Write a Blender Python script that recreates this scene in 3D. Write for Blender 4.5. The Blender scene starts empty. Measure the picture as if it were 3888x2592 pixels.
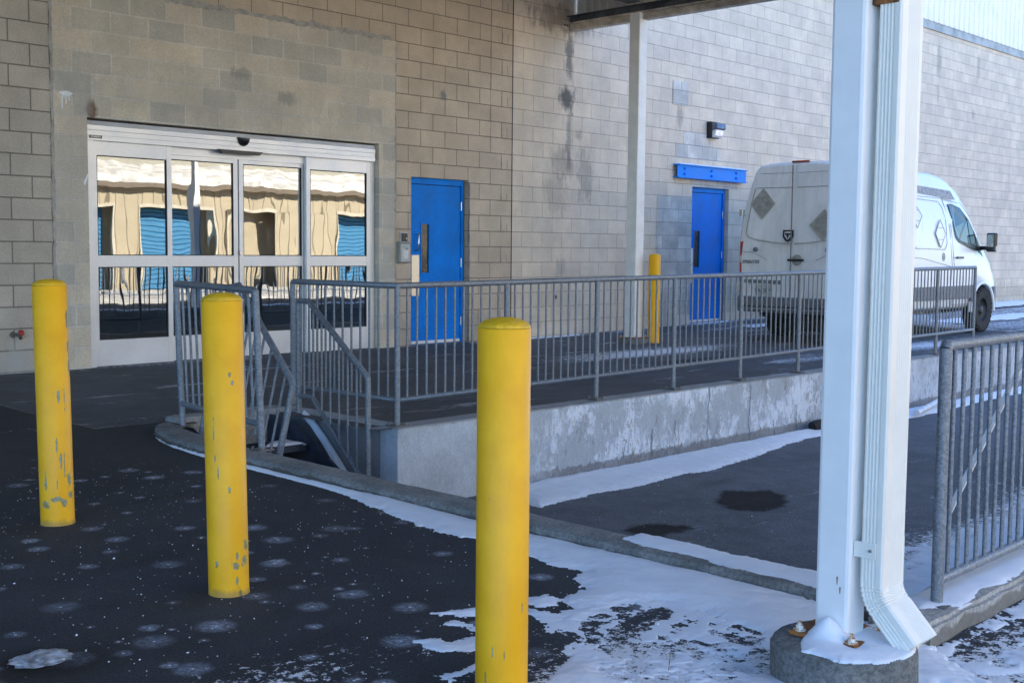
import bpy, bmesh, math, random
import numpy as np
from mathutils import Vector, Matrix
R = math.radians
random.seed(4)
sc = bpy.context.scene
col = sc.collection

# ---------------------------------------------------------------- camera
cam_d = bpy.data.cameras.new("camera"); cam = bpy.data.objects.new("camera", cam_d); col.objects.link(cam)
yaw, pitch, roll = 0.80950563, 0.07681833, -0.00911115
f_ = Vector((math.sin(yaw)*math.cos(pitch), math.cos(yaw)*math.cos(pitch), -math.sin(pitch)))
r_ = Vector((math.cos(yaw), -math.sin(yaw), 0)); d_ = f_.cross(r_)
c_, s_ = math.cos(roll), math.sin(roll)
rt = r_*c_ + d_*s_; dn = d_*c_ - r_*s_
M = Matrix.Identity(4)
for i in range(3):
    M[i][0] = rt[i]; M[i][1] = -dn[i]; M[i][2] = -f_[i]
M[0][3], M[1][3], M[2][3] = -11.5306, -11.0177, 1.253
cam.matrix_world = M
cam_d.sensor_width = 36; cam_d.lens = 4523.9/3888*36
cam_d.clip_start = 0.05; cam_d.clip_end = 2000
sc.camera = cam
# ---------------------------------------------------------------- light
SUN_EL, SUN_AZ = R(32), R(14)
w = bpy.data.worlds.new("World"); sc.world = w; w.use_nodes = True
nt = w.node_tree; bg = nt.nodes["Background"]
sky = nt.nodes.new("ShaderNodeTexSky"); sky.sky_type = 'NISHITA'; sky.sun_disc = False
sky.sun_elevation = SUN_EL; sky.sun_rotation = SUN_AZ; sky.air_density = 1.0; sky.dust_density = 0.0; sky.ozone_density = 8.0
nt.links.new(sky.outputs[0], bg.inputs[0]); bg.inputs[1].default_value = 0.15
sl = bpy.data.lights.new("sun", 'SUN'); so = bpy.data.objects.new("sun", sl); col.objects.link(so)
sl.energy = 5.0; sl.angle = R(0.5); sl.color = (1.0, 0.93, 0.82)
sd = Vector((math.sin(SUN_AZ)*math.cos(SUN_EL), math.cos(SUN_AZ)*math.cos(SUN_EL), math.sin(SUN_EL)))
so.rotation_euler = sd.to_track_quat('Z', 'Y').to_euler()
sc.view_settings.view_transform = 'Standard'; sc.view_settings.look = 'None'
sc.view_settings.exposure = 2.18; sc.view_settings.gamma = 1
sc.cycles.max_bounces = 8; sc.cycles.transparent_max_bounces = 8
sc.cycles.diffuse_bounces = 5

# ---------------------------------------------------------------- helpers
def tag(o, label=None, cat=None, group=None, kind=None):
    if label: o['label'] = label
    if cat: o['category'] = cat
    if group: o['group'] = group
    if kind: o['kind'] = kind
    return o
def empty(name, loc=(0, 0, 0), rz=0, scale=1):
    o = bpy.data.objects.new(name, None); col.objects.link(o); o.location = loc
    o.rotation_euler = (0, 0, rz); o.scale = (scale,)*3; o.empty_display_size = .1
    return o
def copy_to(o, parent=None, loc=None):
    c = o.copy(); col.objects.link(c); c.parent = parent
    if loc is not None: c.location = loc
    for ch in o.children: copy_to(ch, c)
    return c
class MB:
    def __init__(s): s.v = []; s.f = []; s.sm = []
    def add(s, vs, fs, smooth=False):
        n = len(s.v); s.v += [tuple(v) for v in vs]
        s.f += [tuple(i+n for i in f) for f in fs]; s.sm += [smooth]*len(fs); return s
    def box(s, x0, x1, y0, y1, z0, z1):
        vs = [(x, y, z) for x in (x0, x1) for y in (y0, y1) for z in (z0, z1)]
        return s.add(vs, [(0, 1, 3, 2), (4, 6, 7, 5), (0, 4, 5, 1), (2, 3, 7, 6), (0, 2, 6, 4), (1, 5, 7, 3)])
    def quad(s, a, b, c, d): return s.add([a, b, c, d], [(0, 1, 2, 3)])
    def tube(s, pts, r, n=16, caps=True, r2=None):
        pts = [Vector(p) for p in pts]; rings = []
        t0 = (pts[1]-pts[0]).normalized(); ref = Vector((0, 0, 1)) if abs(t0.z) < .9 else Vector((1, 0, 0))
        u = t0.cross(ref).normalized()
        for i, p in enumerate(pts):
            if i == 0: t = t0
            elif i == len(pts)-1: t = (pts[i]-pts[i-1]).normalized()
            else: t = ((pts[i]-pts[i-1]).normalized()+(pts[i+1]-pts[i]).normalized()).normalized()
            u = (u - t*u.dot(t)).normalized(); v = t.cross(u)
            k = 1.0
            if 0 < i < len(pts)-1:
                cc = (pts[i]-pts[i-1]).normalized().dot(t); k = 1/max(cc, .5)
            rr = r if r2 is None else r+(r2-r)*i/(len(pts)-1)
            rings.append([p+(u*math.cos(a)*(1)+v*math.sin(a))*rr for a in [2*math.pi*j/n for j in range(n)]])
        vs = [q for rg in rings for q in rg]; fs = []
        for i in range(len(pts)-1):
            for j in range(n):
                a = i*n+j; b = i*n+(j+1) % n; fs.append((a, b, b+n, a+n))
        s.add(vs, fs, True)
        if caps:
            s.add(rings[0], [tuple(range(n))[::-1]]); s.add(rings[-1], [tuple(range(n))])
        return s
    def prism(s, poly, axis, a0, a1, smooth=False):
        def P(p, a):
            return (a, p[0], p[1]) if axis == 'x' else (p[0], a, p[1]) if axis == 'y' else (p[0], p[1], a)
        n = len(poly)
        if smooth:
            s.add([P(p, a0) for p in poly]+[P(p, a1) for p in poly], [(i, (i+1) % n, (i+1) % n+n, i+n) for i in range(n)], True)
        else:
            for i in range(n):
                j = (i+1) % n; s.add([P(poly[i], a0), P(poly[j], a0), P(poly[j], a1), P(poly[i], a1)], [(0, 1, 2, 3)])
        s.add([P(p, a0) for p in poly], [tuple(range(n))[::-1]]); s.add([P(p, a1) for p in poly], [tuple(range(n))])
        return s
    def lathe(s, prof, n=40, c=(0, 0, 0)):
        vs = [(c[0]+r*math.cos(2*math.pi*j/n), c[1]+r*math.sin(2*math.pi*j/n), c[2]+z) for r, z in prof for j in range(n)]
        fs = [(i*n+j, i*n+(j+1) % n, (i+1)*n+(j+1) % n, (i+1)*n+j) for i in range(len(prof)-1) for j in range(n)]
        return s.add(vs, fs, True)
    def build(s, name, m, parent=None, bevel=0, loc=None, weld=False):
        me = bpy.data.meshes.new(name); me.from_pydata(s.v, [], s.f)
        me.polygons.foreach_set('use_smooth', s.sm)
        bm = bmesh.new(); bm.from_mesh(me)
        if weld or bevel: bmesh.ops.remove_doubles(bm, verts=bm.verts, dist=1e-5)
        bmesh.ops.recalc_face_normals(bm, faces=bm.faces); bm.to_mesh(me); bm.free()
        o = bpy.data.objects.new(name, me); col.objects.link(o)
        if m: me.materials.append(m)
        if parent: o.parent = parent
        if loc: o.location = loc
        if bevel:
            b = o.modifiers.new('b', 'BEVEL'); b.width = bevel; b.segments = 2; b.limit_method = 'ANGLE'; b.angle_limit = R(40)
        return o
def text(name, s, size, m, parent, mat4, ext=0.0008, shear=0, bold=0):
    cu = bpy.data.curves.new(name, 'FONT'); cu.body = s; cu.size = size; cu.extrude = ext; cu.align_x = 'CENTER'; cu.align_y = 'CENTER'
    cu.shear = shear; cu.offset = bold
    t = bpy.data.objects.new(name, cu); col.objects.link(t)
    dg = bpy.context.evaluated_depsgraph_get(); me = bpy.data.meshes.new_from_object(t.evaluated_get(dg))
    bpy.data.objects.remove(t)
    me.transform(mat4)
    o = bpy.data.objects.new(name, me); col.objects.link(o); me.materials.clear(); me.materials.append(m); o.parent = parent
    return o
def basis(xa, ya, o):
    x = Vector(xa).normalized(); y = Vector(ya).normalized(); z = x.cross(y)
    m = Matrix.Identity(4)
    for i in range(3): m[i][0] = x[i]; m[i][1] = y[i]; m[i][2] = z[i]; m[i][3] = o[i]
    return m

# ---------------------------------------------------------------- material tools
class NT:
    def __init__(s, name):
        s.m = bpy.data.materials.new(name); s.m.use_nodes = True; s.t = s.m.node_tree
        s.b = s.t.nodes["Principled BSDF"]; s.out = s.t.nodes["Material Output"]
        s.co = s.n("ShaderNodeTexCoord").outputs['Object']
    def n(s, ty, **k):
        x = s.t.nodes.new(ty)
        for a, b in k.items(): setattr(x, a, b)
        return x
    def L(s, a, b): s.t.links.new(a, b)
    def inp(s, sock, v):
        if isinstance(v, bpy.types.NodeSocket): s.L(v, sock)
        elif isinstance(v, tuple) and len(v) == 3 and sock.type == 'RGBA': sock.default_value = (*v, 1)
        else: sock.default_value = v
    def math(s, op, a, b=None, c=None, clamp=False):
        x = s.n("ShaderNodeMath", operation=op, use_clamp=clamp); s.inp(x.inputs[0], a)
        if b is not None: s.inp(x.inputs[1], b)
        if c is not None: s.inp(x.inputs[2], c)
        return x.outputs[0]
    def noise(s, scale, detail=4, rough=.55, co=None, dist=0, out=0):
        x = s.n("ShaderNodeTexNoise"); x.inputs['Scale'].default_value = scale; x.inputs['Detail'].default_value = detail
        x.inputs['Roughness'].default_value = rough; x.inputs['Distortion'].default_value = dist; s.L(co or s.co, x.inputs['Vector'])
        return x.outputs[out]
    def ramp(s, v, a, b, lo=0., hi=1., smooth=True):
        x = s.n("ShaderNodeMapRange"); x.interpolation_type = 'SMOOTHSTEP' if smooth else 'LINEAR'
        s.inp(x.inputs['Value'], v); x.inputs['From Min'].default_value = a; x.inputs['From Max'].default_value = b
        x.inputs['To Min'].default_value = lo; x.inputs['To Max'].default_value = hi
        return x.outputs[0]
    def mix(s, f, a, b, bt='MIX'):
        x = s.n("ShaderNodeMix", data_type='RGBA', blend_type=bt); s.inp(x.inputs[0], f); s.inp(x.inputs[6], a); s.inp(x.inputs[7], b)
        return x.outputs[2]
    def xyz(s, co=None):
        x = s.n("ShaderNodeSeparateXYZ"); s.L(co or s.co, x.inputs[0]); return x.outputs
    def comb(s, a, b, c):
        x = s.n("ShaderNodeCombineXYZ"); s.inp(x.inputs[0], a); s.inp(x.inputs[1], b); s.inp(x.inputs[2], c); return x.outputs[0]
    def scale(s, v, co=None):
        x = s.n("ShaderNodeMapping"); x.inputs['Scale'].default_value = v; s.L(co or s.co, x.inputs[0]); return x.outputs[0]
    def bump(s, h, st=.5, dist=.01, prev=None):
        x = s.n("ShaderNodeBump"); s.inp(x.inputs['Strength'], st); x.inputs['Distance'].default_value = dist; s.L(h, x.inputs['Height'])
        if prev: s.L(prev, x.inputs['Normal'])
        return x.outputs[0]
    def spot(s, X, Z, x, z, rx, rz):
        a = s.math('DIVIDE', s.math('SUBTRACT', X, x), rx); b = s.math('DIVIDE', s.math('SUBTRACT', Z, z), rz)
        return s.math('SUBTRACT', 1.0, s.math('SQRT', s.math('ADD', s.math('MULTIPLY', a, a), s.math('MULTIPLY', b, b))))
    def set(s, base=None, rough=None, metal=None, normal=None, **k):
        if base is not None: s.inp(s.b.inputs['Base Color'], base)
        if rough is not None: s.inp(s.b.inputs['Roughness'], rough)
        if metal is not None: s.inp(s.b.inputs['Metallic'], metal)
        if normal is not None: s.L(normal, s.b.inputs['Normal'])
        for a, v in k.items(): s.inp(s.b.inputs[a.replace('_', ' ')], v)
        return s.m
def simple(name, c, rough=.5, metal=0, var=.12, sc_=8, bump=0, coat=0, spec=.5):
    t = NT(name); n = t.noise(sc_, 5); n2 = t.noise(sc_*9, 3)
    f = t.math('ADD', t.math('MULTIPLY', n, .7), t.math('MULTIPLY', n2, .3))
    dark = tuple(x*(1-var*1.6) for x in c); lite = tuple(min(1, x*(1+var)) for x in c)
    kw = {'Specular_IOR_Level': spec}
    if coat: kw['Coat_Weight'] = coat
    return t.set(t.mix(t.ramp(f, .3, .7), dark, lite), t.ramp(n, .3, .7, rough-.08, rough+.08), metal,
                 t.bump(n2, .4, bump) if bump else None, **kw)
def brickmat(name, shift, ca, cb, mort, msize=.006, mdepth=.5, stains=(), extra=None, mot=.25):
    t = NT(name); X, Y, Z = t.xyz()
    wob = t.math('MULTIPLY', t.math('SUBTRACT', t.noise(3.0, 2), .5), .006)
    v = t.comb(t.math('ADD', t.math('ADD', X, shift), wob), t.math('ADD', t.math('SUBTRACT', Z, .067), wob), 0.0)
    b = t.n("ShaderNodeTexBrick"); b.offset = .5; b.offset_frequency = 2; b.squash = 1
    t.L(v, b.inputs['Vector']); b.inputs['Scale'].default_value = 1; b.inputs['Brick Width'].default_value = .4064
    b.inputs['Row Height'].default_value = .2032; b.inputs['Mortar Size'].default_value = msize
    b.inputs['Mortar Smooth'].default_value = .3; b.inputs['Bias'].default_value = -.1
    t.inp(b.inputs['Color1'], ca); t.inp(b.inputs['Color2'], cb); t.inp(b.inputs['Mortar'], mort)
    c = b.outputs['Color']
    blot = t.ramp(t.noise(2.3, 5, .6), .35, .7, 1-mot, 1+mot*.4)
    c = t.mix(1.0, c, t.comb(blot, blot, blot), 'MULTIPLY')
    fine = t.noise(70, 3, .7); g = t.ramp(fine, .3, .72, .86, 1.12)
    c = t.mix(1.0, c, t.comb(g, g, g), 'MULTIPLY')
    # worn light arrises just inside the joints
    b2 = t.n("ShaderNodeTexBrick"); b2.offset = .5; b2.offset_frequency = 2; t.L(v, b2.inputs['Vector']); b2.inputs['Scale'].default_value = 1
    b2.inputs['Brick Width'].default_value = .4064; b2.inputs['Row Height'].default_value = .2032
    b2.inputs['Mortar Size'].default_value = .02; b2.inputs['Mortar Smooth'].default_value = 1
    edge = t.math('MULTIPLY', t.math('SUBTRACT', b2.outputs['Fac'], b.outputs['Fac'], clamp=True), t.ramp(t.noise(7, 4), .45, .65))
    c = t.mix(t.math('MULTIPLY', edge, .35), c, tuple(min(1, x*1.35) for x in ca))
    for (x, z, rx, rz, s, sc2) in stains:
        m = t.ramp(t.math('ADD', t.spot(X, Z, x, z, rx, rz), t.math('MULTIPLY', t.math('SUBTRACT', t.noise(9, 6, .7, t.scale((1, 1, .45))), .5), 2.6)), 0., .7, 0, s)
        c = t.mix(m, c, sc2)
    h = t.math('SUBTRACT', t.math('MULTIPLY', fine, .12), t.math('MULTIPLY', b.outputs['Fac'], mdepth))
    return t.set(c, .92, 0, t.bump(h, .8, .012))

# ------------------------------------------------------------ block walls
DK = (.12, .11, .10)
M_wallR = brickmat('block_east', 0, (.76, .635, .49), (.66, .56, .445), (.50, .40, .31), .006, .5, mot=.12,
    stains=((1.13, 3.95, .12, .45, .75, DK), (1.10, 3.35, .22, .22, .85, (.07, .07, .07)), (1.14, 2.75, .1, .6, .5, DK), (1.35, 2.85, .15, .12, .45, DK),
            (1.02, 2.45, .35, .3, .35, DK), (1.5, 2.3, .22, .5, .35, DK), (.9, 2.0, .3, .4, .25, DK), (3.75, 3.35, .1, .3, .5, (.22, .2, .17)),
            (12.9, 5.3, .15, .5, .4, (.2, .18, .15)), (12.9, 4.6, .1, .25, .4, (.2, .18, .15)), (14.9, 5.3, .12, .4, .35, (.2, .18, .15)), (14.7, 4.3, .12, .15, .4, (.2, .18, .15)),
            (1.0, 4.4, 1.0, .25, .55, (.1, .08, .06)), (14, .35, 9, .35, .4, (.28, .25, .16)), (14.3, 1.95, .2, .4, .2, (.5, .3, .27)), (.9, .6, .06, .05, 1., (.05, .05, .05)),
            (1.0, .98, .15, .25, .4, (.25, .25, .24))))
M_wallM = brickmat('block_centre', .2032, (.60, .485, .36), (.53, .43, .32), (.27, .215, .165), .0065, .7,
    stains=((-1.25, 3.16, .075, .09, .9, (.22, .215, .2)), (-1.4, .2, 3, .3, .3, (.25, .23, .2))), mot=.15)
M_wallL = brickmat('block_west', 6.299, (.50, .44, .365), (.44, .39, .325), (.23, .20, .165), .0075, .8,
    stains=((-6.69, .2, .1, .3, .5, (.42, .4, .37)), (-7, .1, 3, .25, .35, (.42, .4, .38))), mot=.15)
M_infill = brickmat('block_infill', 6.299, (.68, .575, .44), (.45, .42, .365), (.66, .61, .53), .009, .45,
    stains=((-5.89, 2.56, .07, .13, 1.0, (.16, .07, .03)), (-6.1, 2.0, .35, 1.8, .35, (.36, .35, .33)), (-4.6, 2.75, 2.4, .25, .3, (.33, .32, .30)), (-4.2, 3.1, .2, .08, .5, (.2, .19, .17)),
            (-3.6, 2.9, .15, .1, .5, (.2, .19, .17)), (-2.15, 1.2, .2, 1.6, .35, (.42, .42, .41))), mot=.14)
M_infill2 = brickmat('block_infill_pale', .1, (.72, .67, .60), (.50, .475, .44), (.45, .42, .39), .008, .4, mot=.25)
M_mortar = simple('mortar_smear', (.40, .37, .33), .95, var=.2, bump=.01)
M_conc_dark = simple('door_jamb_mortar', (.16, .15, .14), .95, var=.35, bump=.01)
M_white_al = simple('brushed_aluminium', (.72, .72, .74), .38, .35, var=.05, sc_=3)
M_black = simple('black_plastic', (.012, .012, .014), .35, 0, var=.2)
M_rubber = simple('black_rubber', (.02, .02, .02), .8, 0, var=.3, bump=.004)
M_steel = simple('stainless', (.62, .60, .57), .3, .9, var=.06)
M_bronze = simple('polished_kick_plate', (.75, .66, .50), .42, .85, var=.06)
M_ribwhite = simple('white_coated_steel', (.84, .76, .69), .45, .0, var=.05, sc_=2)
M_flash = simple('grey_flashing', (.38, .39, .38), .6, .2, var=.25, sc_=3)

bld = empty('warehouse_building'); tag(bld, 'long grey concrete block warehouse with glass sliding entrance and two blue doors', 'building')
H = 8.0
def wallzone(name, m, x0, x1, z0, z1, holes, parent, y=0, depth=.2, mr=None):
    xs = sorted({x0, x1, *[h[0] for h in holes], *[h[1] for h in holes]}); zs = sorted({z0, z1, *[h[2] for h in holes], *[h[3] for h in holes]})
    b = MB()
    for i in range(len(xs)-1):
        for j in range(len(zs)-1):
            cx = (xs[i]+xs[i+1])/2; cz = (zs[j]+zs[j+1])/2
            if any(h[0] < cx < h[1] and h[2] < cz < h[3] for h in holes): continue
            b.quad((xs[i], y, zs[j]), (xs[i+1], y, zs[j]), (xs[i+1], y, zs[j+1]), (xs[i], y, zs[j+1]))
    for h in holes:
        b.quad((h[0], y, h[2]), (h[0], y+depth, h[2]), (h[0], y+depth, h[3]), (h[0], y, h[3]))
        b.quad((h[1], y, h[2]), (h[1], y+depth, h[2]), (h[1], y+depth, h[3]), (h[1], y, h[3]))
        b.quad((h[0], y, h[3]), (h[0], y+depth, h[3]), (h[1], y+depth, h[3]), (h[1], y, h[3]))
    return b.build(name, m, parent)
O_ENT = (-5.95, -2.29, -.3, 2.49); O_D1 = (-1.78, -.80, -.3, 2.13); O_D2 = (4.12, 5.16, -.3, 2.27)
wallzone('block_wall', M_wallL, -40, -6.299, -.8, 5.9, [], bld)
wallzone('infill_masonry', M_infill, -6.299, -2.032, -.8, 3.725, [O_ENT], bld, y=-.003)
b = MB(); b.quad((-6.299, 0, 3.725), (0, 0, 3.725), (0, 0, 5.9), (-6.299, 0, 5.9)); b.build('block_wall', M_wallM, bld)
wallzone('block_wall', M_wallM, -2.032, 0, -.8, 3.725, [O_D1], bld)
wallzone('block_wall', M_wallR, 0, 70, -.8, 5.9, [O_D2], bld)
# pale infill blocks round the far door
for hx0, hx1, hz0, hz1 in ((3.22, 4.12, -.2, 2.09), (3.66, 4.88, 2.70, 2.91), (3.86, 4.68, 2.91, 3.12), (4.12, 5.4, 2.27, 2.5)):
    b = MB(); b.quad((hx0, -.003, hz0), (hx1, -.003, hz0), (hx1, -.003, hz1), (hx0, -.003, hz1)); b.build('infill_masonry', M_infill2, bld)
# rough mortar bead along edge of the big infill
def ragged(pts, wdt, seed, y=-.005, jit=.5):
    rnd = random.Random(seed); b = MB(); top = []; bot = []
    for i in range(len(pts)-1):
        (xa, za), (xb, zb) = pts[i], pts[i+1]; L = math.hypot(xb-xa, zb-za); n = max(2, int(L/.05)); nx, nz = -(zb-za)/L, (xb-xa)/L
        for k in range(n):
            t = k/n; x = xa+(xb-xa)*t; z = za+(zb-za)*t
            a = wdt*(.5+rnd.uniform(-jit, jit)*.5+(.5 if rnd.random() < .06 else 0)); c = wdt*(.5+rnd.uniform(-jit, jit)*.5)
            top.append((x+nx*a, y, z+nz*a)); bot.append((x-nx*c, y, z-nz*c))
    n = len(top); return b.add(top+bot, [(i, i+1, n+i+1, n+i) for i in range(n-1)])
ragged([(-6.29, 3.74), (-2.05, 3.74)], .055, 1).build('mortar_bead', M_mortar, bld)
ragged([(-2.032, 0.05), (-2.032, 3.74)], .02, 2).build('mortar_bead', M_mortar, bld)
ragged([(-6.299, 0.05), (-6.299, 3.74)], .03, 3).build('mortar_bead', M_mortar, bld)
ragged([(3.22, 0.1), (3.22, 2.09), (4.12, 2.09)], .03, 5).build('mortar_bead', M_infill2, bld)
ragged([(-.795, .05), (-.795, 2.15)], .025, 6).build('mortar_bead', M_conc_dark, bld)
# movement joint and cracks
b = MB(); b.box(-.008, .006, -.004, .02, 0, 5.9); b.build('movement_joint', M_black, bld)
def crack(pts, wd, seed, name='crack', m=None):
    rnd = random.Random(seed); P = []
    for i in range(len(pts)-1):
        n = max(2, int(math.hypot(pts[i+1][0]-pts[i][0], pts[i+1][1]-pts[i][1])/.06))
        for k in range(n): t = k/n; P.append((pts[i][0]+(pts[i+1][0]-pts[i][0])*t+rnd.uniform(-.008, .008), pts[i][1]+(pts[i+1][1]-pts[i][1])*t))
    b = MB(); n = len(P); b.add([(x-wd, -.0035, z) for x, z in P]+[(x+wd, -.0035, z) for x, z in P], [(i, i+1, n+i+1, n+i) for i in range(n-1)])
    return b.build(name, m or M_conc_dark, bld)
crack([(-.40, 5.3), (-.41, 4.2), (-.42, 3.3), (-.41, 2.6)], .0025, 3)
crack([(-6.315, .4), (-6.31, 5.0)], .004, 4)
for k in range(14):   # split blocks beside the movement joint
    z = .067+.2032*(2*k+1)
    if z < .3 or z > 5.6: continue
    crack([(-.10, z+.01), (-.10, z+.19)], .0035, k+20); crack([(-.205, z+.01), (-.205, z+.19)], .003, k+50)
# plaster patch high on east wall
b = MB(); b.box(3.55, 3.95, -.014, 0, 3.50, 3.86); b.build('render_patch', M_infill2, bld, bevel=.004)
# paint splashes
M_splash = simple('white_paint', (.8, .82, .85), .4)
b = MB(); pts = [(-6.16+.06*math.cos(a)*(1+.2*math.sin(3*a)), 2.69+.03*math.sin(a)) for a in [i*math.pi/8 for i in range(16)]]
b.prism(pts, 'y', -.006, -.004); b.box(-6.205, -6.192, -.006, -.004, 2.55, 2.68); b.box(-6.165, -6.155, -.006, -.004, 2.6, 2.68); b.box(-6.135, -6.125, -.006, -.004, 2.63, 2.68)
b.build('paint_splash', M_splash, bld)
b = MB(); b.add([(-5.985, -.006, 1.83), (-5.95, -.006, 1.93), (-5.955, -.006, 1.95), (-6.0, -.006, 1.86)], [(0, 1, 2, 3)]); b.build('paint_splash', M_splash, bld)
# flashing, upper ribbed siding, roof
b = MB(); b.box(-40, 70, -.04, .02, 5.84, 6.03); b.build('flashing', M_flash, bld)
b = MB(); x = -40.0
prof = []
while x < 70:
    prof += [(x, -.05), (x+.17, -.05), (x+.19, -.075), (x+.23, -.075), (x+.25, -.05)]; x += .25
n = len(prof)
b.add([(px, py, 6.0) for px, py in prof]+[(px, py, H) for px, py in prof], [(i, i+1, n+i+1, n+i) for i in range(n-1)])
b.build('ribbed_siding', M_ribwhite, bld)
b = MB(); b.box(-40, 70, .0, 20, H-.1, H); b.box(-40, 70, 6, 20, 0, H-.12); b.box(-40, 70, .21, .3, 3.2, H-.12)
b.box(-40, -9, .21, .3, 0, 3.2); b.box(-1.0, 70, .21, .3, -.1, 3.2); b.build('roof', M_flash, bld)

# ------------------------------------------------------------ sliding entrance
t = NT('coated_glass'); g = t.n("ShaderNodeBsdfGlossy"); g.inputs['Roughness'].default_value = .0; g.inputs['Color'].default_value = (.97, .96, .93, 1)
tr = t.n("ShaderNodeBsdfTransparent"); tr.inputs['Color'].default_value = (.55, .6, .62, 1); mx = t.n("ShaderNodeMixShader")
lw = t.n("ShaderNodeLayerWeight"); lw.inputs[0].default_value = .3
t.L(t.ramp(lw.outputs['Facing'], 0, 1, .20, .56, False), mx.inputs[0]); t.L(tr.outputs[0], mx.inputs[1]); t.L(g.outputs[0], mx.inputs[2]); t.L(mx.outputs[0], t.out.inputs[0])
h = t.math('ADD', t.noise(1.5, 1.2, .4, t.scale((2.4, 1, 1.0))), t.math('MULTIPLY', t.noise(5, 1, .5, t.scale((1, 1, .25))), .05))
bn = t.bump(h, 1.0, .0014); t.L(bn, g.inputs['Normal'])
M_glass = t.m
M_gasket = simple('gasket', (.03, .03, .03), .7)
ent = empty('sliding_entrance', (-5.95, .08, 0)); ent.parent = bld
def eb(*a): return MB().box(a[0]+5.95, a[1]+5.95, a[2]-.08, a[3]-.08, a[4], a[5])
# jambs
eb(-5.945, -5.875, .03, .2, .03, 2.28).build('jamb', M_white_al, ent, bevel=.003)
eb(-2.36, -2.30, .07, .2, .03, 2.28).build('jamb', M_white_al, ent, bevel=.003)
# header with stepped bands
hb = MB(); pr = [(.03, 2.28), (.03, 2.325), (.036, 2.33), (.036, 2.375), (.03, 2.38), (.03, 2.425), (.037, 2.43), (.05, 2.47), (.2, 2.47), (.2, 2.28)]
hb.prism([(y-.08, z) for y, z in pr], 'x', .01, 3.63); hb.build('header', M_white_al, ent)
eb(-5.95, -2.3, .12, .14, 2.2, 2.28).build('track_cover', M_white_al, ent)
def panel(x0, x1, y, zt, stl=.055, zg0=.32, zg1=1.045, zg2=1.16, zg3=2.14, zb=.06, handle=False, glz=None):
    f = MB(); X0, X1 = x0+5.95, x1+5.95; Y0 = y-.08; Y1 = Y0+.045
    f.box(X0, X0+stl, Y0, Y1, zb, zt); f.box(X1-stl, X1, Y0, Y1, zb, zt)
    for a, c in ((zb, zg0), (zg1, zg2), (zg3, zt)): f.box(X0+stl, X1-stl, Y0+.002, Y1, a, c)
    p = f.build('door_panel', M_white_al, ent, bevel=.002)
    for a, c in ((zg0, zg1), (zg2, zg3)):
        gk = MB(); e = .008
        gk.box(X0+stl, X1-stl, Y0+.004, Y1-.004, a, a+e); gk.box(X0+stl, X1-stl, Y0+.004, Y1-.004, c-e, c)
        gk.box(X0+stl, X0+stl+e, Y0+.004, Y1-.004, a+e, c-e); gk.box(X1-stl-e, X1-stl, Y0+.004, Y1-.004, a+e, c-e)
        gk.build('gasket', M_gasket, ent)
        MB().box(X0+stl+e, X1-stl-e, Y0+.018, Y0+.024, a+e, c-e).build('glass_pane', M_glass, ent)
    return p
panel(-5.875, -5.00, .075, 2.28)
panel(-5.03, -4.165, .135, 2.235, zg3=2.155)
panel(-4.15, -3.26, .135, 2.235, zg3=2.155)
panel(-3.295, -2.36, .075, 2.28)
eb(-4.166, -4.149, .15, .17, .06, 2.235).build('centre_seal', M_black, ent)
eb(-5.875, -2.36, .1, .2, -.02, .055).build('threshold', M_gasket, ent)
lk = MB().tube([(1.81, .03, 1.19), (1.81, .045, 1.19), (1.81, .056, 1.19)], .022); lk.build('lock_cylinder', M_steel, ent)
# motion sensor dome and safety beam bar
sv = []; sf = []
dm = MB(); nn = 24; pr2 = []
for i in range(9):
    a = math.pi/2*i/8; pr2.append((math.cos(a), math.sin(a)))
vs = []
for i in range(13):
    ang = math.pi*i/12
    for r, hh in pr2: vs.append((1.79+.075*math.cos(ang)*r*1.0, -.05-.06*hh, 2.42-.085*math.sin(ang)*r))
m_ = len(pr2); dm.add(vs, [(i*m_+j, (i+1)*m_+j, (i+1)*m_+j+1, i*m_+j+1) for i in range(12) for j in range(m_-1)], True); dm.box(1.71, 1.87, -.06, -.045, 2.41, 2.425)
dm.build('motion_sensor', M_black, ent)
MB().prism([(1.47, 2.285), (1.52, 2.245), (1.98, 2.245), (2.03, 2.285)], 'y', -.075, -.03).build('safety_sensor', M_black, ent)
bd = MB().box(.035, .165, -.056, -.0505, 2.298, 2.327).build('maker_badge', M_gasket, ent, bevel=.003)
text('maker_name', 'STANLEY', .026, M_white_al, bd, basis((1, 0, 0), (0, 0, 1), (.10, -.057, 2.312)), bold=.0004)
# decal on the glass and room behind it
M_room = simple('room_wall', (.25, .26, .27), .8); M_roomf = simple('room_floor', (.08, .08, .085), .4)
b = MB(); b.box(-9, -1.0, 5.9, 6, 0, 3.2); b.box(-9.1, -9, .3, 6, 0, 3.2); b.box(-1.0, -.9, .3, 6, 0, 3.2); b.box(-9, -1, .3, 6, 3.0, 3.1); b.build('lobby_room', M_room, bld)
b = MB(); b.box(-9, -1, .21, 6, -.05, .04); b.build('lobby_floor', M_roomf, bld)
b = MB(); b.box(-5.0, -4.5, 2.4, 2.7, .04, .95); b.build('lobby_counter', M_room, bld)
for k in range(3):
    MB().add([(.17+.028*k, -.0145+.0, .775), (.185+.028*k, -.0145, .775), (.20+.028*k, -.0145, .79), (.185+.028*k, -.0145, .805), (.17+.028*k, -.0145, .805), (.185+.028*k, -.0145, .79)], [(0, 1, 2, 5), (5, 2, 3, 4)]).build('chevron_sticker', M_flash, ent)

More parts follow.
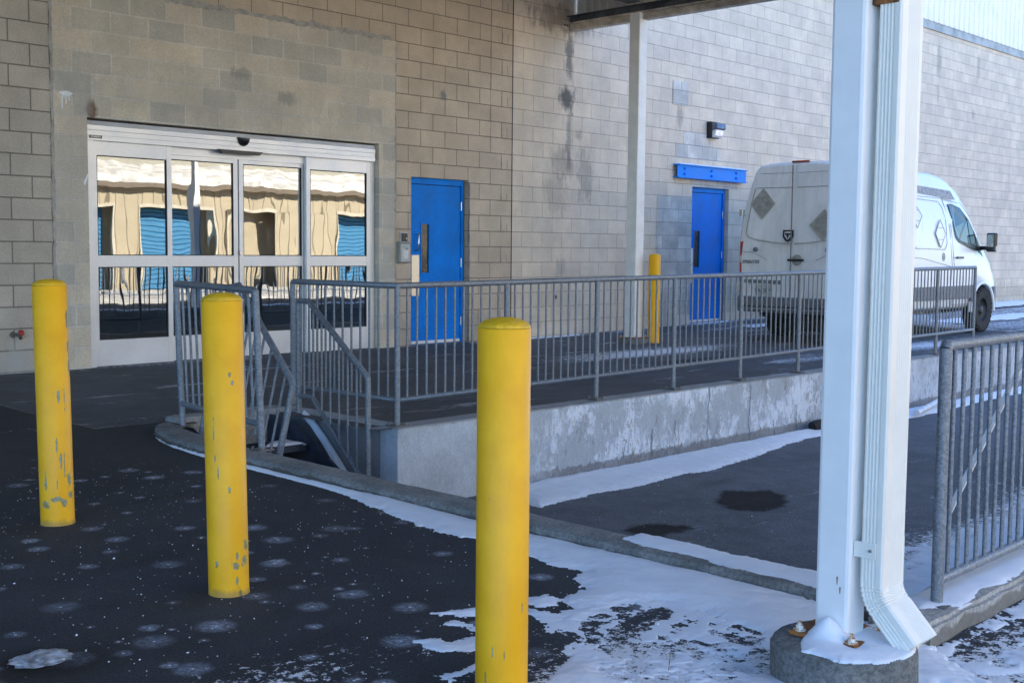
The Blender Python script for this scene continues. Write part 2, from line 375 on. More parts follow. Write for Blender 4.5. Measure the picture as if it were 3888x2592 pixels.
# ------------------------------------------------------------ blue steel doors
M_blue = simple('blue_door_paint', (.004, .205, .72), .5, 0, var=.14, sc_=2.5, spec=.12)
M_blue2 = simple('blue_lintel_paint', (.006, .24, .80), .45, 0, var=.08, sc_=3, spec=.2)
M_dkglass = simple('dark_wired_glass', (.015, .02, .02), .08, 0, var=.1)
def steel_door(x0, x1, zb, zt, xo0, xo1, wx0, wx1, wz0, wz1, kick, lever, hinges, name='steel_door'):
    d = empty(name, (x0, .08, zb)); d.parent = bld
    X = lambda v: v-x0
    Z = lambda v: v-zb
    MB().box(X(xo0), X(x0), -.02, .1, 0, Z(zt+.09)).build('door_frame', M_blue, d, bevel=.003) if x0-xo0 > .01 else None
    f = MB(); f.box(X(x1)+.003, X(xo1)-.03, -.02, .1, 0, Z(zt+.085)); f.box(X(x0), X(x1)+.003, -.02, .1, Z(zt)+.008, Z(zt+.085)); f.build('door_frame', M_blue, d, bevel=.003)
    MB().box(X(xo1)-.03, X(xo1), .0, .1, 0, Z(zt+.08)).build('mortar_bead', M_conc_dark, d)
    wallzone('door_leaf', M_blue, 0, X(x1), .0, Z(zt), [(X(wx0), X(wx1), Z(wz0), Z(wz1))], d, y=0, depth=.02)
    MB().box(-.02, X(x1)+.03, .045, .09, 0, Z(zt)+.02).build('door_core', M_black, d)
    fr = MB(); e = .022
    fr.box(X(wx0)-e, X(wx1)+e, -.008, .002, Z(wz1), Z(wz1)+e); fr.box(X(wx0)-e, X(wx1)+e, -.008, .002, Z(wz0)-e, Z(wz0))
    fr.box(X(wx0)-e, X(wx0), -.008, .002, Z(wz0), Z(wz1)); fr.box(X(wx1), X(wx1)+e, -.008, .002, Z(wz0), Z(wz1))
    wf = fr.build('window_frame', M_blue, d, bevel=.002)
    MB().box(X(wx0), X(wx1), .01, .016, Z(wz0), Z(wz1)).build('window_glass', M_dkglass, d)
    k = kick; kp = MB().box(X(k[0]), X(k[1]), -.004, -.001, Z(k[2]), Z(k[3])).build('push_plate', k[4], d)
    for sx in (.012, -.012):
        for zz in (k[2]+.015, (k[2]+k[3])/2, k[3]-.015):
            xx = (k[0]+.012) if sx > 0 else (k[1]-.012); MB().tube([(X(xx), -.004, Z(zz)), (X(xx), -.006, Z(zz))], .004, 8).build('screw', M_black, kp)
    if lever:
        hx, h0, h1 = lever
        MB().tube([(X(hx), 0, Z(h0)), (X(hx), -.04, Z(h0)), (X(hx)+.0, -.05, Z(h0)+.012), (X(hx), -.05, Z(h1)-.012), (X(hx), -.04, Z(h1)), (X(hx), 0, Z(h1))], .011, 12).build('pull_handle', M_steel, d)
    for hz in hinges:
        MB().tube([(X(x1)+.008, -.012, Z(hz)-.055), (X(x1)+.008, -.012, Z(hz)+.055)], .009, 10).build('hinge', M_steel, d)
    MB().box(.01, X(x1)-.01, -.012, -.001, .008, .045).build('door_sweep', M_white_al, d)
    return d
d1 = steel_door(-1.72, -.87, .06, 2.045, -1.78, -.80, -1.535, -1.415, .955, 1.56, (-1.70, -1.575, .67, 1.175, M_bronze), (-1.625, 1.235, 1.435), (1.8, 1.08, .33))
d1['label'] = 'blue steel door with tall pull handle next to the keypad'
d2 = steel_door(4.155, 5.08, .11, 2.185, 4.12, 5.16, 4.31, 4.46, 1.0, 1.58, (4.16, 4.29, .75, 1.3, M_steel), None, (1.85, 1.2, .45))
d2['label'] = 'darker blue steel door behind the van under a bolted lintel'
# blue bolted lintel channel
lin = MB(); lin.box(3.60, 5.52, -.09, -.08, 2.40, 2.58); lin.box(3.60, 5.52, -.12, 0, 2.58, 2.595); lin.box(3.60, 5.52, -.12, 0, 2.385, 2.40)
lo = lin.build('lintel_beam', M_blue2, bld)
for x in (3.78, 4.52, 5.22):
    for z in (2.45, 2.53): MB().tube([(x, -.09, z), (x, -.112, z)], .02, 6).build('bolt', M_blue, lo)

# wall lamp
M_lens = simple('lamp_lens', (.75, .8, .82), .12, .3, var=.3, sc_=20)
lamp = empty('wall_lamp', (4.60, -.0, 3.18)); tag(lamp, 'black wall pack lamp with clear lens above the far blue door', 'lamp')
hs = MB().prism([(0, -.13), (0, .13), (-.08, .13), (-.10, .12), (-.10, -.10), (-.08, -.13)], 'x', -.12, .12); hs.build('housing', M_black, lamp, bevel=.006)
MB().prism([(-.10, .12), (-.10, .0), (-.19, .0), (-.21, .02), (-.20, .10)], 'x', -.12, .12).build('hood', simple('lamp_hood', (.12, .14, .18), .25, .5), lamp, bevel=.005)
MB().prism([(-.10, .0), (-.18, .0), (-.16, -.10), (-.12, -.12), (-.10, -.12)], 'x', -.11, .11).build('lens', M_lens, lamp, bevel=.01)
# card reader + keypad
M_greyp = simple('grey_plastic', (.33, .33, .32), .5); M_ltg = simple('beige_plastic', (.5, .5, .48), .5)
rd = empty('card_reader', (-1.905, 0, 1.38)); tag(rd, 'small black card reader with light surround above the keypad', 'card reader')
MB().box(-.062, .062, -.018, 0, -.075, .075).build('surround', M_ltg, rd, bevel=.003); MB().box(-.045, .045, -.032, -.018, -.06, .06).build('reader_body', M_black, rd, bevel=.004)
MB().box(.02, .032, -.0335, -.032, -.012, .004).build('indicator', M_white_al, rd)
kp = empty('entry_keypad', (-1.925, 0, 1.20)); tag(kp, 'grey entry keypad with white keys on the block wall beside the blue door', 'keypad')
MB().prism([(0, -.12), (0, .14), (-.07, .14), (-.06, .1), (-.05, -.12)], 'x', -.085, .085).build('hood', M_greyp, kp, bevel=.004)
MB().box(-.068, .068, -.066, -.05, -.105, .105).build('keypad_face', M_ltg, kp, bevel=.004)
MB().box(-.04, .045, -.068, -.066, .07, .09).build('display', simple('lcd', (.35, .5, .5), .2), kp)
text('keypad_text', 'PTI', .032, M_black, kp, basis((1, 0, 0), (0, 0, 1), (.015, -.067, .05)), shear=.3)
for i in range(3):
    for j in range(4):
        k_ = MB().box(-.032+.026*i, -.012+.026*i, -.07, -.066, .01-.026*j, .03-.026*j).build('key', M_white_al, kp)
        text('key_digit', '123456789*0#'[3*j+i], .014, M_black, k_, basis((1, 0, 0), (0, 0, 1), (-.022+.026*i, -.0705, .02-.026*j)), ext=.0002)
# hose bib
M_red = simple('red_paint', (.35, .03, .03), .5); M_brass = simple('dull_brass', (.2, .18, .15), .4, .6)
hb_ = empty('hose_tap', (-6.69, 0, .42)); tag(hb_, 'small wall tap with red handle low on the block wall', 'tap')
MB().tube([(0, 0, 0), (0, -.07, 0), (0, -.1, -.03)], .018, 10).tube([(-.03, -.01, 0), (-.03, 0, 0)], .03, 12).build('spout', M_brass, hb_)
MB().lathe([(0, .0), (.028, 0), (.03, .006), (.028, .012), (0, .012)], 12, (0, 0, 0)).build('tap_handle', M_red, hb_, loc=(.01, -.085, .02)).rotation_euler = (R(70), 0, 0)

# ------------------------------------------------------------ numpy noise + polygon tools
def vnoise(x, y, seed):
    xi = np.floor(x).astype(np.int64); yi = np.floor(y).astype(np.int64); xf = x-xi; yf = y-yi
    def hsh(a, b):
        n = (a*374761393+b*668265263+seed*974634777) & 0xffffffff; n = ((n ^ (n >> 13))*1274126177) & 0xffffffff
        return ((n ^ (n >> 16)) & 0xffff)/65535.
    u = xf*xf*(3-2*xf); v = yf*yf*(3-2*yf)
    return (hsh(xi, yi)*(1-u)+hsh(xi+1, yi)*u)*(1-v)+(hsh(xi, yi+1)*(1-u)+hsh(xi+1, yi+1)*u)*v
def fbm(x, y, sc0, oct=4, seed=1, g=.5):
    a = 1; s = 0; t = 0
    for i in range(oct): s += a*vnoise(x*sc0*2**i+17.3*i, y*sc0*2**i-9.1*i, seed+i); t += a; a *= g
    return s/t-.5
def sdist(px, py, poly):
    P = np.array(poly); n = len(P); d = np.full(px.shape, 1e9); ins = np.zeros(px.shape, bool)
    for i in range(n):
        a = P[i]; b = P[(i+1) % n]; ex, ey = b-a; wx = px-a[0]; wy = py-a[1]
        t = np.clip((wx*ex+wy*ey)/(ex*ex+ey*ey+1e-12), 0, 1); d = np.minimum(d, (wx-ex*t)**2+(wy-ey*t)**2)
        c = (a[1] > py) != (b[1] > py)
        xi = a[0]+(py-a[1])*ex/(ey if abs(ey) > 1e-9 else 1e-9); ins ^= c & (px < xi)
    d = np.sqrt(d); return np.where(ins, d, -d)
def gz(x, y):
    s = .055*np.clip(1+y/2.6, 0, 1); far = np.clip((x-1)/5, 0, 1)*.07*np.clip(1+y/2.2, 0, 1)
    return s+far
SN_A = [(-7.338, -3.762), (-7.454, -4.448), (-7.554, -5.067), (-7.561, -5.98), (-7.604, -7.046), (-7.645, -7.426), (-7.648, -7.791), (-7.663, -8.188), (-7.71, -8.586), (-7.816, -8.953), (-7.867, -9.183), (-7.95, -9.45), (-8.2, -9.9), (-8.42, -9.9), (-8.664, -9.416), (-9.103, -8.878), (-8.99, -8.777), (-8.81, -8.668), (-8.747, -8.582), (-8.661, -8.584), (-8.626, -8.507), (-8.72, -8.477), (-8.743, -8.442), (-8.973, -8.427), (-9.06, -8.374), (-9.066, -8.3), (-9.038, -8.204), (-8.961, -8.238), (-8.954, -8.293), (-8.857, -8.309), (-8.832, -8.226), (-8.876, -8.184), (-8.846, -8.135), (-8.79, -8.15), (-8.778, -8.229), (-8.74, -8.318), (-8.606, -8.352), (-8.531, -8.253), (-8.496, -8.358), (-8.393, -8.375), (-8.356, -8.251), (-8.198, -8.22), (-8.115, -8.104), (-8.015, -8.063), (-8.034, -7.927), (-8.004, -7.759), (-7.942, -7.386), (-7.965, -7.309), (-7.964, -7.081), (-7.9, -6.721), (-7.755, -6.226), (-7.624, -5.18), (-7.636, -4.741), (-7.45, -3.994)]
HOLES = [[(-8.577, -8.658), (-8.452, -8.592), (-8.355, -8.577), (-8.226, -8.542), (-8.162, -8.557), (-8.184, -8.63), (-8.253, -8.655), (-8.335, -8.642), (-8.451, -8.658), (-8.51, -8.704), (-8.574, -8.7)],
 [(-8.433, -8.459), (-8.391, -8.459), (-8.394, -8.497), (-8.436, -8.497)], [(-8.502, -8.494), (-8.464, -8.5), (-8.46, -8.535), (-8.498, -8.529)], [(-8.327, -8.456), (-8.288, -8.461), (-8.287, -8.496), (-8.326, -8.491)],
 [(-8.654, -8.796), (-8.616, -8.8), (-8.616, -8.834), (-8.654, -8.829)], [(-8.811, -8.838), (-8.796, -8.84), (-8.796, -8.854), (-8.811, -8.852)], [(-8.585, -8.836), (-8.566, -8.836), (-8.569, -8.852), (-8.588, -8.852)], [(-8.689, -8.751), (-8.663, -8.759), (-8.657, -8.783), (-8.684, -8.776)],
 [(-8.632, -8.292), (-8.601, -8.311), (-8.591, -8.388), (-8.661, -8.471), (-8.611, -8.51), (-8.625, -8.548), (-8.714, -8.562), (-8.811, -8.505), (-8.834, -8.483)],
 [(-8.854, -8.502), (-8.784, -8.532), (-8.762, -8.592), (-8.846, -8.642), (-8.913, -8.719), (-9.026, -8.808), (-9.1, -8.734)], [(-8.515, -9.026), (-8.456, -9.03), (-8.332, -9.04), (-8.287, -9.065), (-8.346, -9.102), (-8.466, -9.094), (-8.553, -9.078)]]
E_DARK = [[(-7.953, -9.512), (-7.828, -9.481), (-7.734, -9.494), (-7.626, -9.518), (-7.413, -9.508), (-7.343, -9.532), (-7.46, -9.575), (-7.696, -9.592), (-7.828, -9.598), (-7.911, -9.591), (-7.966, -9.554)], [(-8.202, -9.514), (-8.163, -9.536), (-7.92, -9.744), (-8.044, -9.789), (-8.285, -9.548)]]
H_H = [(-8.243, -8.733), (-8.16, -8.747), (-8.177, -8.886), (-8.213, -8.998), (-8.263, -9.029), (-8.353, -9.0), (-8.376, -8.877)]
SN_F1 = [(-8.794, -8.043), (-8.721, -8.067), (-8.654, -8.111), (-8.637, -8.219), (-8.706, -8.286), (-8.717, -8.175), (-8.786, -8.113)]
SN_F2 = [(-9.204, -8.498), (-9.136, -8.504), (-9.038, -8.501), (-9.062, -8.578), (-9.112, -8.554), (-9.239, -8.577)]
SN_F3 = [(-8.43, -8.17), (-8.356, -8.167), (-8.351, -8.226), (-8.426, -8.271), (-8.48, -8.247)]
HOLE1 = [(-8.593, -8.682), (-8.44, -8.615), (-8.262, -8.59), (-8.147, -8.561), (-8.165, -8.63), (-8.309, -8.68), (-8.435, -8.684), (-8.58, -8.725)]
HOLE2 = [(-8.72, -9.0), (-8.5, -8.92), (-8.42, -9.0), (-8.6, -9.1)]
SN_L = [(-4.95, -4.70), (-3.846, -4.738), (-2.768, -4.76), (-1.855, -4.77), (-0.409, -4.77), (1.509, -4.77), (3.052, -4.77), (12, -4.77), (12, -5.2), (5.298, -5.05), (2.8, -5.1), (1.195, -5.15), (-0.333, -5.197), (-0.886, -5.11), (-1.506, -5.114), (-2.245, -5.285), (-3.205, -5.402), (-3.545, -5.347), (-4.137, -5.384), (-4.721, -5.352), (-5.3, -5.38), (-5.32, -5.3)]
SN_L2 = [(-4.589, -7.727), (-4.14, -7.69), (-3.3, -7.75), (-2.026, -7.548), (0, -7.7), (2, -8.0), (2, -9.1), (-7.3, -9.1), (-7.3, -8.7), (-6.37, -8.431), (-5.483, -7.987), (-5.037, -7.824)]
SN_E = [(-8.15, -9.42), (-7.924, -9.446), (-7.537, -9.44), (-7.108, -9.43), (-6, -9.44), (-5, -9.5), (-5, -10.4), (-8.14, -10.2), (-8.486, -9.7)]
SN_C = [(-7.665, -7.982), (-7.53, -7.977), (-7.53, -8.203), (-7.55, -8.95), (-7.76, -8.95), (-7.733, -8.786), (-7.731, -8.598), (-7.706, -8.383), (-7.702, -8.168)]

# ------------------------------------------------------------ asphalt
def asphalt(name, base, salty, ring=False, dfilm=.9):
    t = NT(name); X, Y, Z = t.xyz()
    at = t.n("ShaderNodeAttribute"); at.attribute_name = 'dust'; dust = at.outputs['Fac']
    aw = t.n("ShaderNodeAttribute"); aw.attribute_name = 'wet'; wet = aw.outputs['Fac']
    big = t.noise(.7, 5, .6); mid = t.noise(5, 5, .65); fine = t.noise(120, 4, .75); agg = t.n("ShaderNodeTexVoronoi"); agg.inputs['Scale'].default_value = 140; t.L(t.co, agg.inputs['Vector'])
    f = t.math('ADD', t.math('MULTIPLY', big, .5), t.math('MULTIPLY', mid, .5))
    c = t.mix(t.ramp(f, .35, .65), tuple(x*.72 for x in base), tuple(x*1.3 for x in base))
    g = t.ramp(fine, .3, .75, .55, 1.75); c = t.mix(1., c, t.comb(g, g, g), 'MULTIPLY')
    ps = t.ramp(agg.outputs['Distance'], .0, .1, .16, 0); rs = t.xyz(agg.outputs['Color'])
    c = t.mix(t.math('MULTIPLY', ps, t.ramp(rs[0], .86, .9)), c, (.35, .36, .38))
    # dusty salt film, streaked along the traffic direction
    streak = t.noise(1.6, 6, .7, t.scale((.35, 2.2, 1))); patch = t.noise(14, 5, .75, t.scale((.6, 1.6, 1)))
    film = t.math('ADD', t.math('MULTIPLY', t.ramp(streak, .5, .72), salty), t.math('MULTIPLY', dust, dfilm))
    fl = t.ramp(t.math('ADD', t.math('MULTIPLY', film, .62), t.math('MULTIPLY', t.math('SUBTRACT', patch, .5), 1.1)), .3, .62)
    c = t.mix(t.math('MULTIPLY', fl, .8), c, (.42, .44, .47))
    flk = t.ramp(t.math('ADD', t.noise(26, 5, .8, t.scale((1, 1, 1))), t.math('MULTIPLY', dust, .28)), .69, .73)
    c = t.mix(t.math('MULTIPLY', flk, t.ramp(dust, .02, .25)), c, (.78, .8, .84))
    if ring:
        ar = t.n("ShaderNodeAttribute"); ar.attribute_name = 'ring'; rg = ar.outputs['Fac']
        def rings(sc_, keep, rmax, strength, off):
            v = t.n("ShaderNodeTexVoronoi"); v.voronoi_dimensions = '2D'; v.inputs['Scale'].default_value = sc_; v.inputs['Randomness'].default_value = .9
            cc = t.n("ShaderNodeMapping"); cc.inputs['Location'].default_value = (off, off*.7, 0); t.L(t.co, cc.inputs[0]); t.L(cc.outputs[0], v.inputs['Vector'])
            d = t.math('ADD', v.outputs['Distance'], t.math('MULTIPLY', t.math('SUBTRACT', t.noise(30, 4, .7), .5), .12)); q = t.xyz(v.outputs['Color'])
            rad = t.math('MULTIPLY_ADD', q[1], rmax*.75, rmax*.3)
            nd = t.math('DIVIDE', d, rad)
            halo = t.math('MULTIPLY', t.ramp(nd, .4, 1.0, .9, 0), t.ramp(nd, .0, .3, 1.3, .8))
            halo = t.math('MULTIPLY', halo, t.ramp(t.noise(48, 5, .85), .42, .58, .3, 1.15))
            core = t.ramp(v.outputs['Distance'], .012*sc_*.3, .018*sc_*.3, 1, 0)
            on = t.math('MULTIPLY', t.math('LESS_THAN', q[0], keep), rg)
            return t.math('MULTIPLY', t.math('MULTIPLY', halo, t.math('MULTIPLY_ADD', q[2], strength*.8, strength*.35)), on), t.math('MULTIPLY', core, on)
        h1, k1 = rings(3.6, .5, .30, .95, 3.3); h2, k2 = rings(5.2, .33, .28, .9, 11.1)
        c = t.mix(t.math('ADD', h1, h2, clamp=True), c, (.36, .40, .48))
        c = t.mix(t.math('MAXIMUM', k1, k2), c, (.75, .78, .82))
        v = t.n("ShaderNodeTexVoronoi"); v.voronoi_dimensions = '2D'; v.inputs['Scale'].default_value = 17; t.L(t.co, v.inputs['Vector']); q = t.xyz(v.outputs['Color'])
        gr = t.math('MULTIPLY', t.ramp(v.outputs['Distance'], .03, .07, 1, 0), t.math('LESS_THAN', q[0], .22)); c = t.mix(t.math('MULTIPLY', gr, rg), c, (.6, .63, .68))
    c = t.mix(wet, c, (.034, .026, .020))
    hgt = t.math('ADD', fine, t.math('MULTIPLY', agg.outputs['Distance'], .5))
    return t.set(c, t.ramp(mid, .3, .7, .75, .92), 0, t.bump(hgt, .7, .006), Specular_IOR_Level=t.ramp(wet, 0, 1, .35, .08))
M_asph = asphalt('asphalt', (.038, .039, .044), .42, True, .3)
M_asphP = asphalt('asphalt_platform', (.088, .090, .097), 1.25)
M_asphL = asphalt('asphalt_lower', (.115, .12, .13), .75)
def lines(a, b, fine, f0, f1, coarse=2.5):
    L = []; x = a
    while x < b-1e-6:
        L.append(x); st = fine if f0-1e-6 <= x < f1 else coarse
        nx = x+st
        if x < f0 < nx: nx = f0
        x = nx
    L.append(b); return np.array(L)
def sheet(name, m, xs, ys, zf, keep=None, dust=None, wet=None, ring=None, label=None):
    X, Y = np.meshgrid(xs, ys, indexing='ij'); Z = zf(X, Y)
    nx, ny = X.shape; idx = np.arange(nx*ny).reshape(nx, ny)
    F = np.stack([idx[:-1, :-1], idx[1:, :-1], idx[1:, 1:], idx[:-1, 1:]], -1).reshape(-1, 4)
    if keep is not None:
        cx = (X[:-1, :-1]+X[1:, 1:])/2; cy = (Y[:-1, :-1]+Y[1:, 1:])/2; F = F[keep(cx, cy).ravel()]
    me = bpy.data.meshes.new(name); me.from_pydata(np.stack([X.ravel(), Y.ravel(), Z.ravel()], 1).tolist(), [], F.tolist())
    me.polygons.foreach_set('use_smooth', [True]*len(me.polygons))
    for nme, fn in (('dust', dust), ('wet', wet), ('ring', ring)):
        a = me.attributes.new(nme, 'FLOAT', 'POINT'); v = fn(X, Y) if fn else np.zeros_like(X); a.data.foreach_set('value', np.clip(v, 0, 1).ravel().astype(np.float32))
    me.materials.append(m); o = bpy.data.objects.new(name, me); col.objects.link(o); o['kind'] = 'structure'; return o
def soft(poly, wd): return lambda x, y: np.clip(sdist(x, y, poly)/wd+.5, 0, 1)
XL0 = -7.62   # west edge of the sunken drive (under the kerb)
KY = [-9.25, -8.9, -7.5, -6, -4.7, -4.25, -3.9, -3.68, -3.5]; KX = [-7.72, -7.70, -7.66, -7.6, -7.56, -7.50, -7.38, -7.20, -6.95]
def keepU(x, y):
    low = (x > np.interp(y, KY, KX)+.02) & (y > -9.25) & (y < -3.35)
    plat = (x > -6.25) & (y > -4.75) & (y < .3) | ((x > XL0) & (y > -3.35) & (y < .3))
    return ~(low | plat)
# soft dirt tone of the camera-side yard
def dustU(x, y):
    v = .5*soft(SN_A, .25)(x, y)+.8*soft(SN_E, .3)(x, y)+.75*np.clip(1-np.hypot((x+8.9)/.7, (y+8.9)/.5), 0, 1)+.25*soft([(-7.9, -9), (-8.6, -9), (-9.2, -9.6), (-8, -9.6)], .3)(x, y)
    v += .4*np.clip(1-np.abs(y+3.15+.1*(x+7.4))/.22, 0, 1)*(x < -6.3)
    v += .75*np.clip(1-np.hypot((x+9.5)/.55, (y+8.2)/.35), 0, 1)
    return v+.35*fbm(x, y, 2.2, 4, 5)*(v > .02)+.5*np.clip((x-9)/4, 0, 1)*(y > -5)
def wetU(x, y): return .8*np.clip(1.3-np.hypot((x+9.97)/.24, (y+7.62)/.16)+fbm(x, y, 6, 3, 3), 0, 1)
xs = lines(-300, 300, .05, -11.5, -5.0, 3.0); ys = lines(-300, .31, .05, -10.6, -2.6, 3.0)
xs = np.unique(np.round(np.concatenate([xs, [XL0, -6.25]]), 4)); ys = np.unique(np.round(np.concatenate([ys, [-9.25, -3.45, -3.35, -4.75, .31]]), 4))
sheet('ground', M_asph, xs, ys, lambda x, y: np.where(y > -3, gz(x, y), 0)+.006*fbm(x, y, .8, 3, 2)*((x > -11) & (x < -4) & (y > -10)), keepU, dustU, wetU,
      lambda x, y: np.clip((-7.75-x)/.3, 0, 1)*np.clip((-3.9-y)/.8, 0, 1))
def dustP(x, y):
    v = .9*np.clip(1.2-np.hypot((x-.2)/2.4, (y+2.2)/.5), 0, 1)+.7*np.clip(1-np.abs(y+3.9)/.5, 0, 1)*(x > .3)+.4*np.clip(1-np.abs(y+1.1+.03*x)/.12, 0, 1)*(x < -1)
    v += .8*np.clip((x-2.5)/2, 0, 1)*np.clip((7-x)/3, 0, 1)*.5+.6*(x > 8)+.45*np.clip(1+y/.25, 0, 1)
    return v+.5*fbm(x, y, 1.5, 4, 8)*(v > .02)
def wetP(x, y): return .75*np.clip(1.4-np.hypot((x+.0)/.9, (y+3.15)/.2)+fbm(x, y, 3, 3, 3), 0, 1)+.6*np.clip(1.2-np.hypot((x+2.1)/.6, (y+2.35)/.12), 0, 1)
xp = np.unique(np.round(np.concatenate([lines(-6.25, 120, .08, -6.25, 9, 1.5), []]), 4)); yp = lines(-4.72, .31, .08, -4.72, .3)
sheet('platform', M_asphP, xp, yp, lambda x, y: gz(x, y)+.004*fbm(x, y, 1, 3, 4), None, dustP, wetP)
sheet('platform', M_asphP, lines(XL0, -6.25, .08, XL0, -6.25), lines(-3.36, .31, .08, -3.36, .3), lambda x, y: gz(x, y)+.004*fbm(x, y, 1, 3, 4), None,
      lambda x, y: .45*np.clip(1-np.abs(y+3.1)/.2, 0, 1)+.3*np.clip(1+y/.2, 0, 1))
def dustL(x, y): return .9*soft(SN_L2, .35)(x, y)+.6*soft(SN_L, .25)(x, y)+.15*(y < -6)+.3*fbm(x, y, 2, 3, 9)
WET1 = [(-4.205, -6.142), (-3.82, -5.957), (-3.722, -6.09), (-3.55, -6.177), (-3.663, -6.373), (-3.883, -6.523), (-4.158, -6.598), (-4.269, -6.571), (-4.354, -6.409), (-4.271, -6.218)]
WET2 = [(-5.441, -6.217), (-5.262, -6.187), (-5.132, -6.271), (-5.032, -6.439), (-5.05, -6.51), (-5.186, -6.549), (-5.268, -6.525), (-5.432, -6.53), (-5.51, -6.426)]
def wetL(x, y): q = .12*fbm(x, y, 6, 4, 3); return .93*np.clip((np.maximum(sdist(x, y, WET1), sdist(x, y, WET2))+q)/.04+.4, 0, 1)+.35*np.clip(1-np.hypot((x+3.6)/.5, (y+5.75)/.12), 0, 1)
sheet('lower_drive', M_asphL, lines(XL0, 120, .045, XL0, 1, 1.5), lines(-9.3, -3.4, .045, -9.3, -3.4), lambda x, y: -.58+.004*fbm(x, y, 1, 3, 4), None, dustL, wetL)

# ------------------------------------------------------------ concrete: retaining wall, kerb, plinth
t = NT('peeling_concrete'); X, Y, Z = t.xyz()
n1 = t.noise(3.2, 6, .7, t.scale((1, 1, .8))); n2 = t.noise(11, 6, .75, t.scale((1.2, 1, .45)), dist=.6); n3 = t.noise(60, 4, .7)
zone = t.ramp(X, -5.3, -4.2); zone2 = t.ramp(X, 0, 1.5, 1, .3)
base = t.mix(t.ramp(n1, .35, .7), (.40, .44, .48), (.53, .58, .63))
pk = t.ramp(t.math('ADD', t.math('MULTIPLY', n1, .5), t.math('MULTIPLY', n2, .5)), .47, .53)
pf = t.math('MULTIPLY', t.math('MULTIPLY', pk, zone), zone2)
c = t.mix(pf, base, (.70, .76, .84))
c = t.mix(t.math('MULTIPLY', t.math('MULTIPLY', t.ramp(n2, .56, .6), zone), .75), c, (.27, .27, .27))
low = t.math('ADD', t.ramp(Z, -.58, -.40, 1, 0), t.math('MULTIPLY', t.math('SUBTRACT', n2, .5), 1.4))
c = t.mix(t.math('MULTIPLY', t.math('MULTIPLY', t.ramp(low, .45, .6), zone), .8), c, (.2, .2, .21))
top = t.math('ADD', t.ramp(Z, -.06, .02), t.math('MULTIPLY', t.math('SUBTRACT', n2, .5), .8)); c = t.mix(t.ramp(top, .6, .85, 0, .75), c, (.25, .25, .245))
g = t.ramp(n3, .3, .7, .88, 1.1); c = t.mix(1., c, t.comb(g, g, g), 'MULTIPLY')
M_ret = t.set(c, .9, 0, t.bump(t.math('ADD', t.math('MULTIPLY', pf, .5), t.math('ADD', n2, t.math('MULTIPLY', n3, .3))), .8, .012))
def concrete(name, c1, c2, dirt=None, ms=.35):
    t = NT(name); a = t.noise(4, 6, .65); b = t.noise(60, 4, .8); v = t.n("ShaderNodeTexVoronoi"); v.inputs['Scale'].default_value = 90; t.L(t.co, v.inputs['Vector'])
    c = t.mix(t.ramp(a, .35, .65), c1, c2); g = t.ramp(b, .3, .72, 1-ms, 1+ms); c = t.mix(1., c, t.comb(g, g, g), 'MULTIPLY')
    sp = t.math('MULTIPLY', t.ramp(v.outputs['Distance'], .1, .2, 1, 0), t.ramp(t.noise(20, 3), .45, .6)); c = t.mix(t.math('MULTIPLY', sp, .5), c, tuple(x*.5 for x in c1))
    if dirt:
        X, Y, Z = t.xyz(); c = t.mix(t.ramp(t.math('ADD', t.ramp(Z, dirt[0], dirt[1]), t.math('MULTIPLY', t.math('SUBTRACT', t.noise(9, 5), .5), 1.6)), .35, .65, .8, 0), c, dirt[2])
    return t.set(c, .93, 0, t.bump(t.math('ADD', b, t.math('MULTIPLY', a, .6)), .8, .01))
M_kerb = concrete('kerb_concrete', (.17, .17, .165), (.28, .275, .265), (0.0, .045, (.085, .075, .06)))
M_pitc = concrete('pit_concrete', (.28, .28, .275), (.38, .375, .36))
M_ret2 = concrete('return_wall_concrete', (.30, .33, .36), (.42, .45, .48), (-.1, .02, (.24, .24, .24)))
M_plinth = concrete('plinth_concrete', (.36, .35, .33), (.46, .45, .43), (0, .09, (.15, .14, .12)))
M_foot = concrete('footing_concrete', (.13, .135, .13), (.2, .2, .19), None, .45)
def roughslab(name, m, x0, x1, y0, y1, z0, z1, step=.1, amp=.006, parent=None, seed=0, bev=.012):
    """box whose faces are subdivided and slightly uneven"""
    bm = bmesh.new(); bmesh.ops.create_cube(bm, size=1)
    for v in bm.verts: v.co = Vector(((x0+x1)/2+v.co.x*(x1-x0), (y0+y1)/2+v.co.y*(y1-y0), (z0+z1)/2+v.co.z*(z1-z0)))
    bmesh.ops.bevel(bm, geom=[e for e in bm.edges], offset=bev, segments=2, affect='EDGES')
    for ax in range(3):
        a, b = (x0, x1) if ax == 0 else (y0, y1) if ax == 1 else (z0, z1)
        n = int((b-a)/step)
        for k in range(1, n):
            co = [0, 0, 0]; co[ax] = a+(b-a)*k/n; no = [0, 0, 0]; no[ax] = 1
            bmesh.ops.bisect_plane(bm, geom=bm.verts[:]+bm.edges[:]+bm.faces[:], plane_co=co, plane_no=no)
    P = np.array([v.co[:] for v in bm.verts])
    dx = fbm(P[:, 1]+P[:, 0], P[:, 2]*1.3+seed, 5, 4, 11); dy = fbm(P[:, 0]*1.1, P[:, 2]+P[:, 1], 5, 4, 12); dz = fbm(P[:, 0], P[:, 1], 5, 4, 13)
    for i, v in enumerate(bm.verts): v.co += Vector((dx[i], dy[i], dz[i]))*amp*2
    for f in bm.faces: f.smooth = True
    me = bpy.data.meshes.new(name); bm.to_mesh(me); bm.free(); me.set_sharp_from_angle(angle=R(28)); me.materials.append(m)
    o = bpy.data.objects.new(name, me); col.objects.link(o)
    if parent: o.parent = parent
    return o
rw = empty('retaining_wall', (-6.12, -4.77, -.6)); tag(rw, 'pale concrete retaining wall with peeling whitewash below the long railing', 'wall')
def child(o, p): o.parent = p; o.matrix_parent_inverse = Matrix.Translation(-Vector(p.location)); return o
